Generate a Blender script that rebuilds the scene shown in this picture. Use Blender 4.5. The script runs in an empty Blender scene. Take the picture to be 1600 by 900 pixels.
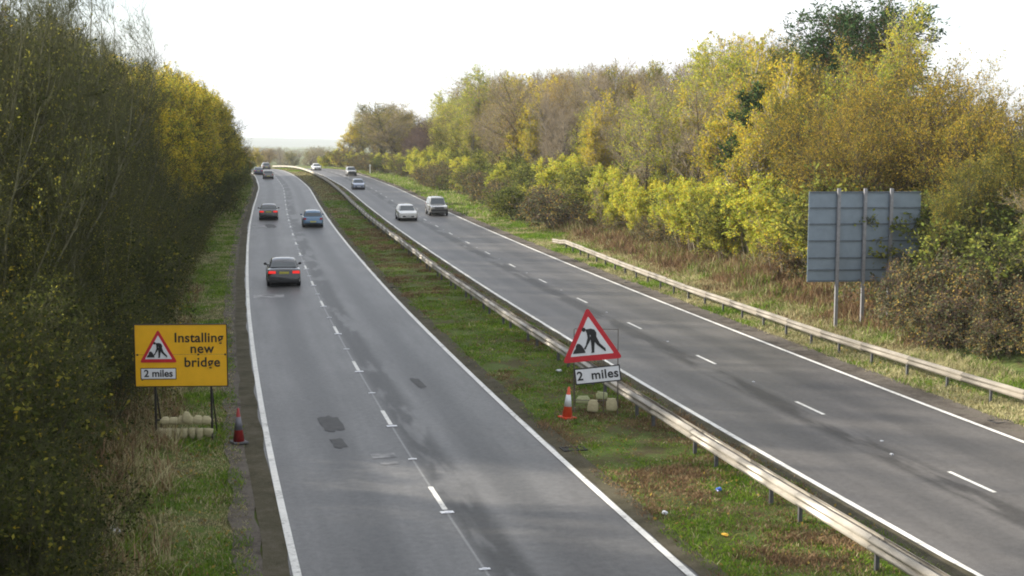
import bpy, bmesh, math, random
import numpy as np
from mathutils import Vector, Matrix

S = bpy.context.scene
COL = S.collection
rng = np.random.default_rng(7)
random.seed(7)
R = math.radians

# ------------------------------------------------------------------ camera
cam_d = bpy.data.cameras.new("camera")
cam = bpy.data.objects.new("camera", cam_d)
COL.objects.link(cam)
PITCH, YAW, ROLL = 0.1063, 0.2593, 0.0025
fw = Vector((math.sin(YAW) * math.cos(PITCH), math.cos(YAW) * math.cos(PITCH), -math.sin(PITCH)))
rt = Vector((math.cos(YAW), -math.sin(YAW), 0))
up = rt.cross(fw)
r2 = rt * math.cos(ROLL) + up * math.sin(ROLL)
u2 = up * math.cos(ROLL) - rt * math.sin(ROLL)
M = Matrix((r2, u2, -fw)).transposed().to_4x4()
M.translation = Vector((0, 0, 8.38))
cam.matrix_world = M
cam_d.sensor_width = 36
cam_d.lens = 36 * 2111 / 1600
cam_d.clip_start = 0.5
cam_d.clip_end = 20000
S.camera = cam

# ------------------------------------------------------------------ light
SUN_EL, SUN_AZ = R(23), R(-62)          # azimuth measured clockwise from +Y (the road ahead): the sun stands ahead on the left
sun_d = bpy.data.lights.new("sun", 'SUN')
sun_d.energy = 5.0
sun_d.angle = R(1.2)
sun_d.color = (1.0, 0.92, 0.79)
sun = bpy.data.objects.new("sun", sun_d)
COL.objects.link(sun)
to_sun = Vector((math.sin(SUN_AZ) * math.cos(SUN_EL), math.cos(SUN_AZ) * math.cos(SUN_EL), math.sin(SUN_EL)))
sun.rotation_euler = to_sun.to_track_quat('Z', 'Y').to_euler()
sun.location = to_sun * 200

W = bpy.data.worlds.new("World")
S.world = W
W.use_nodes = True
nt = W.node_tree
nt.nodes.clear()
sky = nt.nodes.new('ShaderNodeTexSky')
sky.sky_type = 'NISHITA'
sky.sun_disc = False
sky.sun_elevation = SUN_EL
sky.sun_rotation = SUN_AZ
sky.dust_density = 1.0
tc = nt.nodes.new('ShaderNodeTexCoord')
mp = nt.nodes.new('ShaderNodeMapping')
mp.inputs['Scale'].default_value = (1, 1, 2.6)
n1 = nt.nodes.new('ShaderNodeTexNoise')
n1.inputs['Scale'].default_value = 3.1
n1.inputs['Detail'].default_value = 7
n1.inputs['Roughness'].default_value = 0.55
rp = nt.nodes.new('ShaderNodeValToRGB')
rp.color_ramp.elements[0].position = 0.36
rp.color_ramp.elements[0].color = (0.35, 0.35, 0.35, 1)
rp.color_ramp.elements[1].position = 0.54
rp.color_ramp.elements[1].color = (1, 1, 1, 1)
mx = nt.nodes.new('ShaderNodeMix')
mx.data_type = 'RGBA'
mx.inputs[7].default_value = (4.7, 4.75, 4.85, 1)   # sunlit cloud
bg = nt.nodes.new('ShaderNodeBackground')
bg.inputs['Strength'].default_value = 0.105
wo = nt.nodes.new('ShaderNodeOutputWorld')
L = nt.links.new
L(tc.outputs['Generated'], mp.inputs['Vector'])
L(mp.outputs[0], n1.inputs['Vector'])
L(n1.outputs['Fac'], rp.inputs['Fac'])
sp = nt.nodes.new('ShaderNodeSeparateXYZ')
hm = nt.nodes.new('ShaderNodeMapRange')
hm.inputs['From Min'].default_value = 0.02
hm.inputs['From Max'].default_value = 0.22
hm.inputs['To Min'].default_value = 0.9
hm.inputs['To Max'].default_value = 0.0
mmx = nt.nodes.new('ShaderNodeMath')
mmx.operation = 'MAXIMUM'
n2 = nt.nodes.new('ShaderNodeTexNoise')
n2.inputs['Scale'].default_value = 4.3
n2.inputs['Detail'].default_value = 6
rp2 = nt.nodes.new('ShaderNodeValToRGB')
rp2.color_ramp.elements[0].position = 0.40
rp2.color_ramp.elements[0].color = (4.0, 4.05, 4.15, 1)
rp2.color_ramp.elements[1].position = 0.58
rp2.color_ramp.elements[1].color = (5.2, 5.3, 5.5, 1)
L(mp.outputs[0], n2.inputs['Vector'])
L(n2.outputs['Fac'], rp2.inputs['Fac'])
L(rp2.outputs['Color'], mx.inputs[7])
L(tc.outputs['Generated'], sp.inputs[0])
L(sp.outputs['Z'], hm.inputs['Value'])
L(rp.outputs['Color'], mmx.inputs[0])
L(hm.outputs[0], mmx.inputs[1])
L(mmx.outputs[0], mx.inputs[0])
L(sky.outputs[0], mx.inputs[6])
L(mx.outputs[2], bg.inputs['Color'])
L(bg.outputs[0], wo.inputs['Surface'])

S.view_settings.view_transform = 'Standard'
S.view_settings.look = 'None'
S.view_settings.exposure = 1.3
S.view_settings.gamma = 1
S.render.engine = 'CYCLES'
S.cycles.use_denoising = True
S.cycles.max_bounces = 6
S.cycles.diffuse_bounces = 3
S.cycles.glossy_bounces = 3
S.cycles.transmission_bounces = 4
S.cycles.volume_bounces = 1
S.cycles.filter_width = 1.9

# ------------------------------------------------------------------ alignment of the road (metres)
CY = [-60, -30, 0, 30, 60, 90, 120, 150, 180, 200, 228, 250, 270, 290, 310, 340, 400, 500, 700, 1000, 9000]
CX = [2.9, 0.6, 0, 0.54, 1.9, 3.8, 6.0, 8.47, 11.1, 12.8, 14.7, 16.0, 16.9, 17.3, 17.0, 14.6, 6, -16, -72, -120, -120]
_cy, _cx = np.array(CY, float), np.array(CX, float)
_m = np.gradient(_cx, _cy)


def c_of(Y):
    Y = np.asarray(Y, float)
    i = np.clip(np.searchsorted(_cy, Y) - 1, 0, len(_cy) - 2)
    h = _cy[i + 1] - _cy[i]
    t = np.clip((Y - _cy[i]) / h, 0, 1)
    return ((2*t**3 - 3*t**2 + 1) * _cx[i] + (t**3 - 2*t**2 + t) * h * _m[i]
            + (-2*t**3 + 3*t**2) * _cx[i + 1] + (t**3 - t**2) * h * _m[i + 1])


def heading(Y):
    return float((c_of(Y + 1) - c_of(Y - 1)) / 2)      # dx/dy


def G(Y):                                              # long section: gentle climb, crest, drop into the vale
    Y = np.asarray(Y, float)
    z = 0.009 * np.minimum(Y, 285)
    a = np.clip(Y - 285, 0, 70)
    z = z + 0.009 * a - 0.5 * (0.045 / 70) * a**2
    z = z - 0.036 * np.clip(Y - 355, 0, 200)
    return z


def sm(x, a, b):
    t = np.clip((np.asarray(x, float) - a) / (b - a), 0, 1)
    return t * t * (3 - 2 * t)


def B(off, Y=0):                                       # cross section
    off = np.asarray(off, float)
    z = 1.3 * sm(-off, 1.0, 9.0) + 1.7 * sm(off, 26.0, 37.0)
    z = z - 0.06 * (sm(off, 1.4, 1.7) - sm(off, 9.55, 9.75)) - 0.06 * (sm(off, 14.4, 14.6) - sm(off, 23.0, 23.3))
    z = z + 0.05 * sm(off, 9.8, 11) * (1 - sm(off, 13, 14.2))
    return z


_ns = [(rng.normal(size=2), rng.uniform(0, 6.28)) for _ in range(48)]


def vnoise(x, y, scale, k=0):                          # smooth pseudo noise, about -1..1
    x = np.asarray(x, float) / scale
    y = np.asarray(y, float) / scale
    s = 0
    for j in range(8):
        d, ph = _ns[(j + 8 * k) % 48]
        s = s + np.sin(2.2 * (d[0] * x + d[1] * y) + ph)
    return s / 4.0


def P(off, Y, z=0.0):
    return Vector((float(c_of(Y)) + off, Y, float(G(Y) + B(off, Y)) + z))


# ------------------------------------------------------------------ material helpers
MATS = {}


def new_mat(name):
    m = bpy.data.materials.new(name)
    m.use_nodes = True
    MATS[name] = m
    return m, m.node_tree, m.node_tree.nodes['Principled BSDF']


def noise_node(t, scale, detail=4, rough=0.6, coord='Object', vec=None):
    n = t.nodes.new('ShaderNodeTexNoise')
    n.inputs['Scale'].default_value = scale
    n.inputs['Detail'].default_value = detail
    n.inputs['Roughness'].default_value = rough
    if vec is None:
        c = t.nodes.new('ShaderNodeTexCoord')
        vec = c.outputs[coord]
    t.links.new(vec, n.inputs['Vector'])
    return n


def ramp(t, fac, stops):
    r = t.nodes.new('ShaderNodeValToRGB')
    e = r.color_ramp.elements
    while len(e) < len(stops):
        e.new(0.5)
    for el, (p, c) in zip(e, stops):
        el.position = p
        el.color = (*c, 1) if len(c) == 3 else c
    t.links.new(fac, r.inputs['Fac'])
    return r.outputs['Color']


def mathn(t, op, a, b=None, c=None):
    n = t.nodes.new('ShaderNodeMath')
    n.operation = op
    for i, v in enumerate((a, b, c)):
        if v is None:
            continue
        if isinstance(v, (int, float)):
            n.inputs[i].default_value = v
        else:
            t.links.new(v, n.inputs[i])
    return n.outputs[0]


def mixc(t, fac, a, b, mode='MIX'):
    n = t.nodes.new('ShaderNodeMix')
    n.data_type = 'RGBA'
    n.blend_type = mode
    for i, v in ((0, fac), (6, a), (7, b)):
        if isinstance(v, (int, float)):
            n.inputs[i].default_value = v
        elif isinstance(v, tuple):
            n.inputs[i].default_value = (*v, 1)
        else:
            t.links.new(v, n.inputs[i])
    return n.outputs[2]


def bump(t, b, h, strength=0.3, dist=0.02):
    n = t.nodes.new('ShaderNodeBump')
    n.inputs['Strength'].default_value = strength
    n.inputs['Distance'].default_value = dist
    t.links.new(h, n.inputs['Height'])
    t.links.new(n.outputs[0], b.inputs['Normal'])


def plain(name, col, rough=0.6, metal=0.0, var=0.25, scale=9, spec=0.5, coat=0.0, emit=None):
    """a colour with some grime"""
    m, t, b = new_mat(name)
    n = noise_node(t, scale)
    lo = tuple(v * (1 - var) for v in col)
    hi = tuple(min(1, v * (1 + var * 0.6)) for v in col)
    t.links.new(ramp(t, n.outputs['Fac'], [(0.3, lo), (0.7, hi)]), b.inputs['Base Color'])
    b.inputs['Roughness'].default_value = rough
    b.inputs['Metallic'].default_value = metal
    b.inputs['Specular IOR Level'].default_value = spec
    b.inputs['Coat Weight'].default_value = coat
    b.inputs['Coat Roughness'].default_value = 0.08
    if emit:
        b.inputs['Emission Color'].default_value = (*emit[:3], 1)
        b.inputs['Emission Strength'].default_value = emit[3]
    return m


def leafmat(name, stops, transl=0.4, clump=None):
    """leaf colour by a per-leaf tint, shifted in clumps"""
    m = bpy.data.materials.new(name)
    m.use_nodes = True
    MATS[name] = m
    t = m.node_tree
    t.nodes.clear()
    at = t.nodes.new('ShaderNodeAttribute')
    at.attribute_name = 'tint'
    n = noise_node(t, clump or 0.55, 2)
    oi = t.nodes.new('ShaderNodeObjectInfo')
    f = mathn(t, 'MULTIPLY_ADD', n.outputs['Fac'], 1.1, -0.55)
    f = mathn(t, 'ADD', f, at.outputs['Fac'])
    f = mathn(t, 'ADD', f, mathn(t, 'MULTIPLY_ADD', oi.outputs['Random'], 0.24, -0.12))
    col = ramp(t, f, stops)
    d = t.nodes.new('ShaderNodeBsdfDiffuse')
    tr = t.nodes.new('ShaderNodeBsdfTranslucent')
    ms = t.nodes.new('ShaderNodeMixShader')
    ms.inputs[0].default_value = transl
    o = t.nodes.new('ShaderNodeOutputMaterial')
    t.links.new(col, d.inputs['Color'])
    t.links.new(col, tr.inputs['Color'])
    t.links.new(d.outputs[0], ms.inputs[1])
    t.links.new(tr.outputs[0], ms.inputs[2])
    t.links.new(ms.outputs[0], o.inputs['Surface'])
    return m


def uvsep(t):
    u = t.nodes.new('ShaderNodeUVMap')
    u.uv_map = 'UVMap'
    s = t.nodes.new('ShaderNodeSeparateXYZ')
    t.links.new(u.outputs[0], s.inputs[0])
    return u.outputs[0], s.outputs[0], s.outputs[1]


def bandmask(t, x, centre, half, soft):
    """1 inside |x-centre|<half, falling to 0 over soft"""
    d = mathn(t, 'ABSOLUTE', mathn(t, 'SUBTRACT', x, centre))
    mr = t.nodes.new('ShaderNodeMapRange')
    mr.interpolation_type = 'SMOOTHSTEP'
    mr.inputs['From Min'].default_value = half
    mr.inputs['From Max'].default_value = half + soft
    mr.inputs['To Min'].default_value = 1
    mr.inputs['To Max'].default_value = 0
    t.links.new(d, mr.inputs['Value'])
    return mr.outputs[0]


def asphalt(name, base, tracks, joint, stain_centre, tint):
    m, t, b = new_mat(name)
    uv, ux, uy = uvsep(t)
    cx = t.nodes.new('ShaderNodeCombineXYZ')
    t.links.new(ux, cx.inputs[0])
    t.links.new(mathn(t, 'MULTIPLY', uy, 0.07), cx.inputs[1])
    streak = noise_node(t, 1.3, 4, 0.6, vec=cx.outputs[0])
    cx2 = t.nodes.new('ShaderNodeCombineXYZ')
    t.links.new(ux, cx2.inputs[0])
    t.links.new(mathn(t, 'MULTIPLY', uy, 0.35), cx2.inputs[1])
    patch = noise_node(t, 0.55, 3, 0.6, vec=cx2.outputs[0])
    fine = noise_node(t, 38, 3, 0.7, vec=uv)
    col = ramp(t, streak.outputs['Fac'], [(0.28, tuple(v * 0.68 for v in base)), (0.72, tuple(v * 1.3 for v in base))])
    col = mixc(t, 0.45, col, ramp(t, patch.outputs['Fac'], [(0.3, tuple(v * 0.72 for v in base)), (0.7, tuple(v * 1.22 for v in base))]))
    for c in tracks:                                   # polished wheel tracks, dark drip line between them
        col = mixc(t, mathn(t, 'MULTIPLY', bandmask(t, ux, c, 0.15, 0.65), 0.72), col, tint)
    # long sealed patches along the centre joint
    cx3 = t.nodes.new('ShaderNodeCombineXYZ')
    t.links.new(mathn(t, 'MULTIPLY', ux, 0.9), cx3.inputs[0])
    t.links.new(mathn(t, 'MULTIPLY', uy, 0.16), cx3.inputs[1])
    sn = noise_node(t, 1.15, 3, 0.55, vec=cx3.outputs[0])
    sm_ = t.nodes.new('ShaderNodeMapRange')
    sm_.interpolation_type = 'SMOOTHSTEP'
    sm_.inputs['From Min'].default_value = 0.38
    sm_.inputs['From Max'].default_value = 0.50
    t.links.new(sn.outputs['Fac'], sm_.inputs['Value'])
    st = mathn(t, 'MULTIPLY', sm_.outputs[0], bandmask(t, ux, stain_centre, 0.20, 0.45))
    col = mixc(t, mathn(t, 'MULTIPLY', st, 0.8), col, tuple(v * 0.36 for v in base))
    jn = mathn(t, 'MULTIPLY', bandmask(t, ux, joint, 0.012, 0.03), 0.4 if joint < 10 else 0.04)
    col = mixc(t, jn, col, (0.27, 0.27, 0.26))
    mott = noise_node(t, 5.5, 5, 0.72, vec=uv)
    col = mixc(t, 1.0, col, ramp(t, mott.outputs['Fac'], [(0.3, (0.8, 0.8, 0.8)), (0.7, (1.2, 1.2, 1.2))]), 'MULTIPLY')
    spk = ramp(t, fine.outputs['Fac'], [(0.3, (0.72, 0.72, 0.72)), (0.7, (1.3, 1.3, 1.3))])
    col = mixc(t, 1.0, col, spk, 'MULTIPLY')
    t.links.new(col, b.inputs['Base Color'])
    b.inputs['Roughness'].default_value = 0.46
    bw = t.nodes.new('ShaderNodeRGBToBW')           # tar-filled, dirty patches are also the duller ones
    t.links.new(col, bw.inputs[0])
    t.links.new(mathn(t, 'MINIMUM', mathn(t, 'MULTIPLY', bw.outputs[0], 0.36 / base[0]), 0.7), b.inputs['Specular IOR Level'])
    bump(t, b, fine.outputs['Fac'], 0.5, 0.008)
    return m


asphalt('asphalt_left', (0.100, 0.0975, 0.0945), (3.85, 7.6), 5.617, 6.12, (0.062, 0.061, 0.060))
asphalt('asphalt_right', (0.088, 0.082, 0.077), (16.6, 20.4), 18.3, 17.9, (0.062, 0.059, 0.057))


def paintmat():
    m, t, b = new_mat('road_paint')
    n = noise_node(t, 7, 5, 0.7)
    n2 = noise_node(t, 0.9, 3, 0.6)
    col = ramp(t, mathn(t, 'ADD', mathn(t, 'MULTIPLY', n.outputs['Fac'], 0.65), mathn(t, 'MULTIPLY', n2.outputs['Fac'], 0.35)),
               [(0.34, (0.27, 0.26, 0.24)), (0.46, (0.62, 0.61, 0.57)), (0.7, (0.80, 0.79, 0.75))])
    t.links.new(col, b.inputs['Base Color'])
    b.inputs['Roughness'].default_value = 0.6
    bump(t, b, n.outputs['Fac'], 0.3, 0.01)


paintmat()


def wornpaint():
    m, t, b = new_mat('worn_paint')
    n = noise_node(t, 2.2, 3, 0.5)
    t.links.new(ramp(t, n.outputs['Fac'], [(0.40, (0.11, 0.11, 0.11)), (0.66, (0.29, 0.285, 0.28))]), b.inputs['Base Color'])
    b.inputs['Roughness'].default_value = 0.65


wornpaint()
plain('patch_tarmac', (0.050, 0.049, 0.048), 0.7, var=0.3, scale=5)


def soilmat(name, stops, sc=2.2, strength=0.8):
    m, t, b = new_mat(name)
    n = noise_node(t, sc, 8, 0.7)
    n2 = noise_node(t, sc * 14, 4, 0.7)
    f = mathn(t, 'ADD', mathn(t, 'MULTIPLY', n.outputs['Fac'], 0.68), mathn(t, 'MULTIPLY', n2.outputs['Fac'], 0.32))
    t.links.new(ramp(t, f, stops), b.inputs['Base Color'])
    b.inputs['Roughness'].default_value = 0.95
    b.inputs['Specular IOR Level'].default_value = 0.15
    bump(t, b, n2.outputs['Fac'], strength, 0.05)
    return m


soilmat('ground_turf', [(0.36, (0.06, 0.045, 0.026)), (0.46, (0.085, 0.075, 0.032)), (0.53, (0.08, 0.125, 0.026)), (0.66, (0.13, 0.12, 0.05))], 0.8)
soilmat('edge_dirt', [(0.35, (0.035, 0.030, 0.022)), (0.47, (0.09, 0.077, 0.063)), (0.56, (0.135, 0.118, 0.10)), (0.66, (0.05, 0.055, 0.026))], 1.3)
soilmat('edge_moss', [(0.35, (0.040, 0.036, 0.022)), (0.5, (0.078, 0.070, 0.044)), (0.65, (0.115, 0.10, 0.075))], 1.5)
soilmat('far_land', [(0.4, (0.05, 0.055, 0.04)), (0.5, (0.08, 0.085, 0.05)), (0.6, (0.07, 0.06, 0.048))], 0.004)
plain('galvanised', (0.32, 0.295, 0.255), 0.5, 0.3, var=0.38, scale=1.2)
plain('galvanised_dull', (0.20, 0.18, 0.15), 0.65, 0.1, var=0.3, scale=1.1)
plain('post_steel', (0.11, 0.11, 0.115), 0.6, 0.3, var=0.3)
plain('sign_back', (0.20, 0.25, 0.30), 0.45, 0.15, var=0.14, scale=1.6)
plain('sign_rib', (0.105, 0.13, 0.155), 0.5, 0.2, var=0.2)
plain('sign_post', (0.26, 0.26, 0.275), 0.5, 0.3, var=0.2)
plain('thin_frame', (0.13, 0.11, 0.095), 0.6, 0.2, var=0.4)
plain('frame_steel', (0.035, 0.032, 0.030), 0.6, 0.4, var=0.4)
plain('sign_yellow', (0.84, 0.455, 0.014), 0.45, var=0.07, scale=3)
plain('sign_red', (0.55, 0.022, 0.035), 0.45, var=0.10)
plain('sign_white', (0.74, 0.75, 0.78), 0.45, var=0.07, scale=4)
plain('sign_black', (0.018, 0.018, 0.02), 0.5, var=0.2)
plain('cone_orange', (0.62, 0.075, 0.025), 0.5, var=0.15)
plain('cone_red', (0.25, 0.014, 0.012), 0.5, var=0.2)
plain('cone_sleeve', (0.66, 0.67, 0.70), 0.4, var=0.12)
plain('cone_sleeve_grey', (0.13, 0.13, 0.15), 0.4, var=0.2)
plain('cone_base', (0.10, 0.10, 0.105), 0.7, var=0.3)
plain('sandbag_cloth', (0.42, 0.375, 0.225), 0.9, var=0.18, scale=14)
plain('sandbag_green', (0.42, 0.44, 0.24), 0.9, var=0.2, scale=14)
plain('cast_iron', (0.022, 0.021, 0.021), 0.7, 0.3, var=0.3)
plain('plastic_film', (0.62, 0.64, 0.67), 0.4, var=0.2, scale=6)
plain('litter_blue', (0.06, 0.14, 0.48), 0.45, var=0.2)
plain('litter_yellow', (0.70, 0.40, 0.03), 0.6, var=0.2)
plain('rubber', (0.012, 0.012, 0.012), 0.8, var=0.2)
plain('trim_black', (0.014, 0.014, 0.016), 0.55, var=0.15)
plain('alloy', (0.38, 0.39, 0.40), 0.35, 0.7, var=0.1)
plain('car_glass', (0.035, 0.05, 0.06), 0.06, 0.0, var=0.05, spec=0.9)
plain('lamp_red', (0.55, 0.012, 0.012), 0.2, var=0.05, emit=(1.0, 0.04, 0.03, 0.28))
plain('lamp_dull_red', (0.38, 0.02, 0.025), 0.2, var=0.05)
plain('lamp_clear', (0.70, 0.72, 0.74), 0.12, var=0.05)
plain('plate_yellow', (0.46, 0.42, 0.07), 0.5, var=0.1)
plain('plate_white', (0.5, 0.51, 0.52), 0.5, var=0.1)
for nm, c, mt in (('paint_graphite', (0.020, 0.021, 0.024), 0.1), ('paint_black', (0.012, 0.012, 0.013), 0.0), ('paint_blue', (0.085, 0.165, 0.265), 0.35),
                  ('paint_white', (0.70, 0.70, 0.69), 0.0), ('paint_silver', (0.42, 0.42, 0.41), 0.45), ('paint_pale_blue', (0.36, 0.41, 0.53), 0.35),
                  ('paint_grey', (0.16, 0.16, 0.155), 0.3), ('paint_navy', (0.03, 0.035, 0.08), 0.3), ('paint_orange', (0.45, 0.08, 0.03), 0.1)):
    plain(nm, c, 0.25, mt, var=0.05, coat=1.0, spec=0.3)
    MATS[nm].node_tree.nodes['Principled BSDF'].inputs['Coat Roughness'].default_value = 0.03
plain('bark_brown', (0.085, 0.066, 0.048), 0.9, var=0.45, scale=6, spec=0.15)
plain('bark_grey', (0.17, 0.155, 0.135), 0.9, var=0.4, scale=6, spec=0.15)
plain('bark_olive', (0.082, 0.078, 0.046), 0.9, var=0.4, scale=5, spec=0.15)
plain('bark_pale', (0.15, 0.145, 0.085), 0.9, var=0.5, scale=4, spec=0.15)
plain('bark_birch', (0.36, 0.34, 0.30), 0.85, var=0.5, scale=4, spec=0.15)
plain('bark_pine', (0.17, 0.095, 0.055), 0.9, var=0.4, scale=6, spec=0.15)
plain('twig_purple', (0.125, 0.085, 0.075), 0.9, var=0.35, scale=2, spec=0.15)
plain('twig_brown', (0.29, 0.245, 0.185), 0.9, var=0.4, scale=2, spec=0.15)
plain('twig_olive', (0.080, 0.084, 0.034), 0.9, var=0.4, scale=2, spec=0.15)

leafmat('leaf_yellow', [(0.15, (0.24, 0.21, 0.03)), (0.45, (0.54, 0.42, 0.035)), (0.8, (0.70, 0.52, 0.06))], 0.48)
leafmat('leaf_lime', [(0.15, (0.15, 0.20, 0.035)), (0.5, (0.33, 0.39, 0.05)), (0.85, (0.54, 0.52, 0.07))], 0.48)
leafmat('leaf_ochre', [(0.15, (0.17, 0.125, 0.025)), (0.5, (0.38, 0.265, 0.035)), (0.85, (0.54, 0.38, 0.045))])
leafmat('leaf_willow', [(0.15, (0.20, 0.26, 0.045)), (0.5, (0.43, 0.48, 0.065)), (0.85, (0.64, 0.60, 0.09))], 0.45)
leafmat('leaf_rust', [(0.1, (0.15, 0.10, 0.045)), (0.5, (0.28, 0.20, 0.065)), (0.9, (0.43, 0.31, 0.075))])
leafmat('leaf_olive', [(0.1, (0.08, 0.095, 0.025)), (0.5, (0.18, 0.19, 0.04)), (0.8, (0.31, 0.29, 0.055)), (0.97, (0.48, 0.38, 0.05))])
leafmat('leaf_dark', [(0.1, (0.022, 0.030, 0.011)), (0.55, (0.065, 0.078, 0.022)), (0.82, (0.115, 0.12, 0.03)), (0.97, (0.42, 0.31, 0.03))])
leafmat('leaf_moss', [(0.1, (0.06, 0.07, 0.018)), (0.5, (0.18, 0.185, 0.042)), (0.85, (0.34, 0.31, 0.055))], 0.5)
leafmat('leaf_bramble', [(0.1, (0.045, 0.05, 0.022)), (0.5, (0.105, 0.12, 0.055)), (0.8, (0.17, 0.18, 0.10)), (0.95, (0.20, 0.12, 0.05))], 0.25)
leafmat('leaf_pine', [(0.1, (0.022, 0.05, 0.02)), (0.6, (0.055, 0.105, 0.038)), (1.0, (0.11, 0.16, 0.055))], 0.2)
leafmat('leaf_hedge', [(0.1, (0.07, 0.10, 0.025)), (0.5, (0.17, 0.21, 0.045)), (0.9, (0.33, 0.33, 0.07))])
leafmat('grass_green', [(0.1, (0.06, 0.11, 0.016)), (0.5, (0.135, 0.235, 0.027)), (0.9, (0.24, 0.32, 0.05))], 0.3, 1.2)
leafmat('grass_dry', [(0.1, (0.19, 0.17, 0.08)), (0.5, (0.38, 0.345, 0.18)), (0.9, (0.55, 0.50, 0.30))], 0.3, 1.2)
leafmat('weed_brown', [(0.1, (0.075, 0.05, 0.03)), (0.5, (0.19, 0.122, 0.07)), (0.9, (0.34, 0.235, 0.135))], 0.2, 1.2)


# ------------------------------------------------------------------ object helpers
def link(name, me, mat=None, parent=None):
    o = bpy.data.objects.new(name, me)
    COL.objects.link(o)
    if mat is not None:
        for mm in (mat if isinstance(mat, (list, tuple)) else [mat]):
            me.materials.append(MATS[mm])
    if parent is not None:
        o.parent = parent
    return o


def tag(o, label=None, cat=None, group=None, kind=None):
    if label:
        o['label'] = label
    if cat:
        o['category'] = cat
    if group:
        o['group'] = group
    if kind:
        o['kind'] = kind
    return o


def empty(name, loc, rz=0.0, rx=0.0):
    o = bpy.data.objects.new(name, None)
    COL.objects.link(o)
    o.location = loc
    o.rotation_euler = (rx, 0, rz)
    o.empty_display_size = 0.3
    return o


def copy_tree(o, parent=None):
    c = o.copy()
    COL.objects.link(c)
    if parent is not None:
        c.parent = parent
    for ch in list(o.children):
        copy_tree(ch, c)
    return c


def raw_mesh(name, V, loops, counts, mi=None, tint=None, smooth=False, uv=None):
    """fast mesh from flat arrays"""
    me = bpy.data.meshes.new(name)
    V = np.asarray(V, np.float32).reshape(-1, 3)
    loops = np.asarray(loops, np.int32).ravel()
    counts = np.asarray(counts, np.int32).ravel()
    me.vertices.add(len(V))
    me.vertices.foreach_set('co', V.ravel())
    me.loops.add(len(loops))
    me.loops.foreach_set('vertex_index', loops)
    me.polygons.add(len(counts))
    st = np.zeros(len(counts), np.int32)
    st[1:] = np.cumsum(counts)[:-1]
    me.polygons.foreach_set('loop_start', st)
    if mi is not None:
        me.polygons.foreach_set('material_index', np.asarray(mi, np.int32))
    if smooth:
        me.polygons.foreach_set('use_smooth', np.ones(len(counts), bool))
    me.update(calc_edges=True)
    if tint is not None:
        a = me.attributes.new('tint', 'FLOAT', 'FACE')
        a.data.foreach_set('value', np.asarray(tint, np.float32))
    if uv is not None:
        l = me.uv_layers.new(name='UVMap')
        l.data.foreach_set('uv', np.asarray(uv, np.float32)[loops].ravel())
    me.validate()
    return me


def grid_sheet(name, offs, Ys, zf, mat, wob=None):
    offs = np.asarray(offs, float)
    Ys = np.asarray(Ys, float)
    O, YY = np.meshgrid(offs, Ys)
    if wob is not None:
        O = O + wob(O, YY)
    X = c_of(YY) + O
    Z = zf(O, YY)
    V = np.stack([X, YY, Z], -1)
    n, m = V.shape[:2]
    idx = np.arange(n * m).reshape(n, m)
    q = np.stack([idx[:-1, :-1], idx[:-1, 1:], idx[1:, 1:], idx[1:, :-1]], -1).reshape(-1, 4)
    me = raw_mesh(name, V, q, np.full(len(q), 4), smooth=True, uv=np.stack([O, YY], -1).reshape(-1, 2))
    return link(name, me, mat)


class MB:
    """collects simple solids into one mesh"""
    def __init__(self):
        self.bm = bmesh.new()

    def box(self, c, s, rot=None, bev=0.0):
        m = Matrix.Translation(Vector(c))
        if rot is not None:
            m = m @ rot
        r = bmesh.ops.create_cube(self.bm, size=1.0, matrix=m @ Matrix.Diagonal((*s, 1)))
        if bev:
            es = {e for v in r['verts'] for e in v.link_edges}
            bmesh.ops.bevel(self.bm, geom=list(es), offset=bev, segments=2, affect='EDGES')
        return self

    def cyl(self, p0, p1, r0, r1=None, n=10):
        p0, p1 = Vector(p0), Vector(p1)
        d = p1 - p0
        m = Matrix.Translation((p0 + p1) / 2) @ d.to_track_quat('Z', 'Y').to_matrix().to_4x4()
        bmesh.ops.create_cone(self.bm, cap_ends=True, segments=n, radius1=r0, radius2=r0 if r1 is None else r1, depth=d.length, matrix=m)
        return self

    def prism(self, pts, y0, y1):
        """polygon in x,z extruded along y"""
        a = [self.bm.verts.new((x, y0, z)) for x, z in pts]
        b = [self.bm.verts.new((x, y1, z)) for x, z in pts]
        self.bm.faces.new(a)
        self.bm.faces.new(b[::-1])
        n = len(pts)
        for i in range(n):
            self.bm.faces.new((a[i], b[i], b[(i + 1) % n], a[(i + 1) % n])[::-1])
        return self

    def quadplate(self, pts, th):
        """four (or more) 3-D points made a plate of thickness th along its normal"""
        p = [Vector(q) for q in pts]
        n = (p[1] - p[0]).cross(p[2] - p[0]).normalized()
        a = [self.bm.verts.new(q + n * th) for q in p]
        b = [self.bm.verts.new(q - n * th) for q in p]
        self.bm.faces.new(a)
        self.bm.faces.new(b[::-1])
        k = len(p)
        for i in range(k):
            self.bm.faces.new((a[i], b[i], b[(i + 1) % k], a[(i + 1) % k]))
        return self

    def build(self, name, mat, parent=None, smooth=False):
        bmesh.ops.recalc_face_normals(self.bm, faces=self.bm.faces[:])
        me = bpy.data.meshes.new(name)
        self.bm.to_mesh(me)
        self.bm.free()
        if smooth:
            for p in me.polygons:
                p.use_smooth = True
        return link(name, me, mat, parent)


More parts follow.
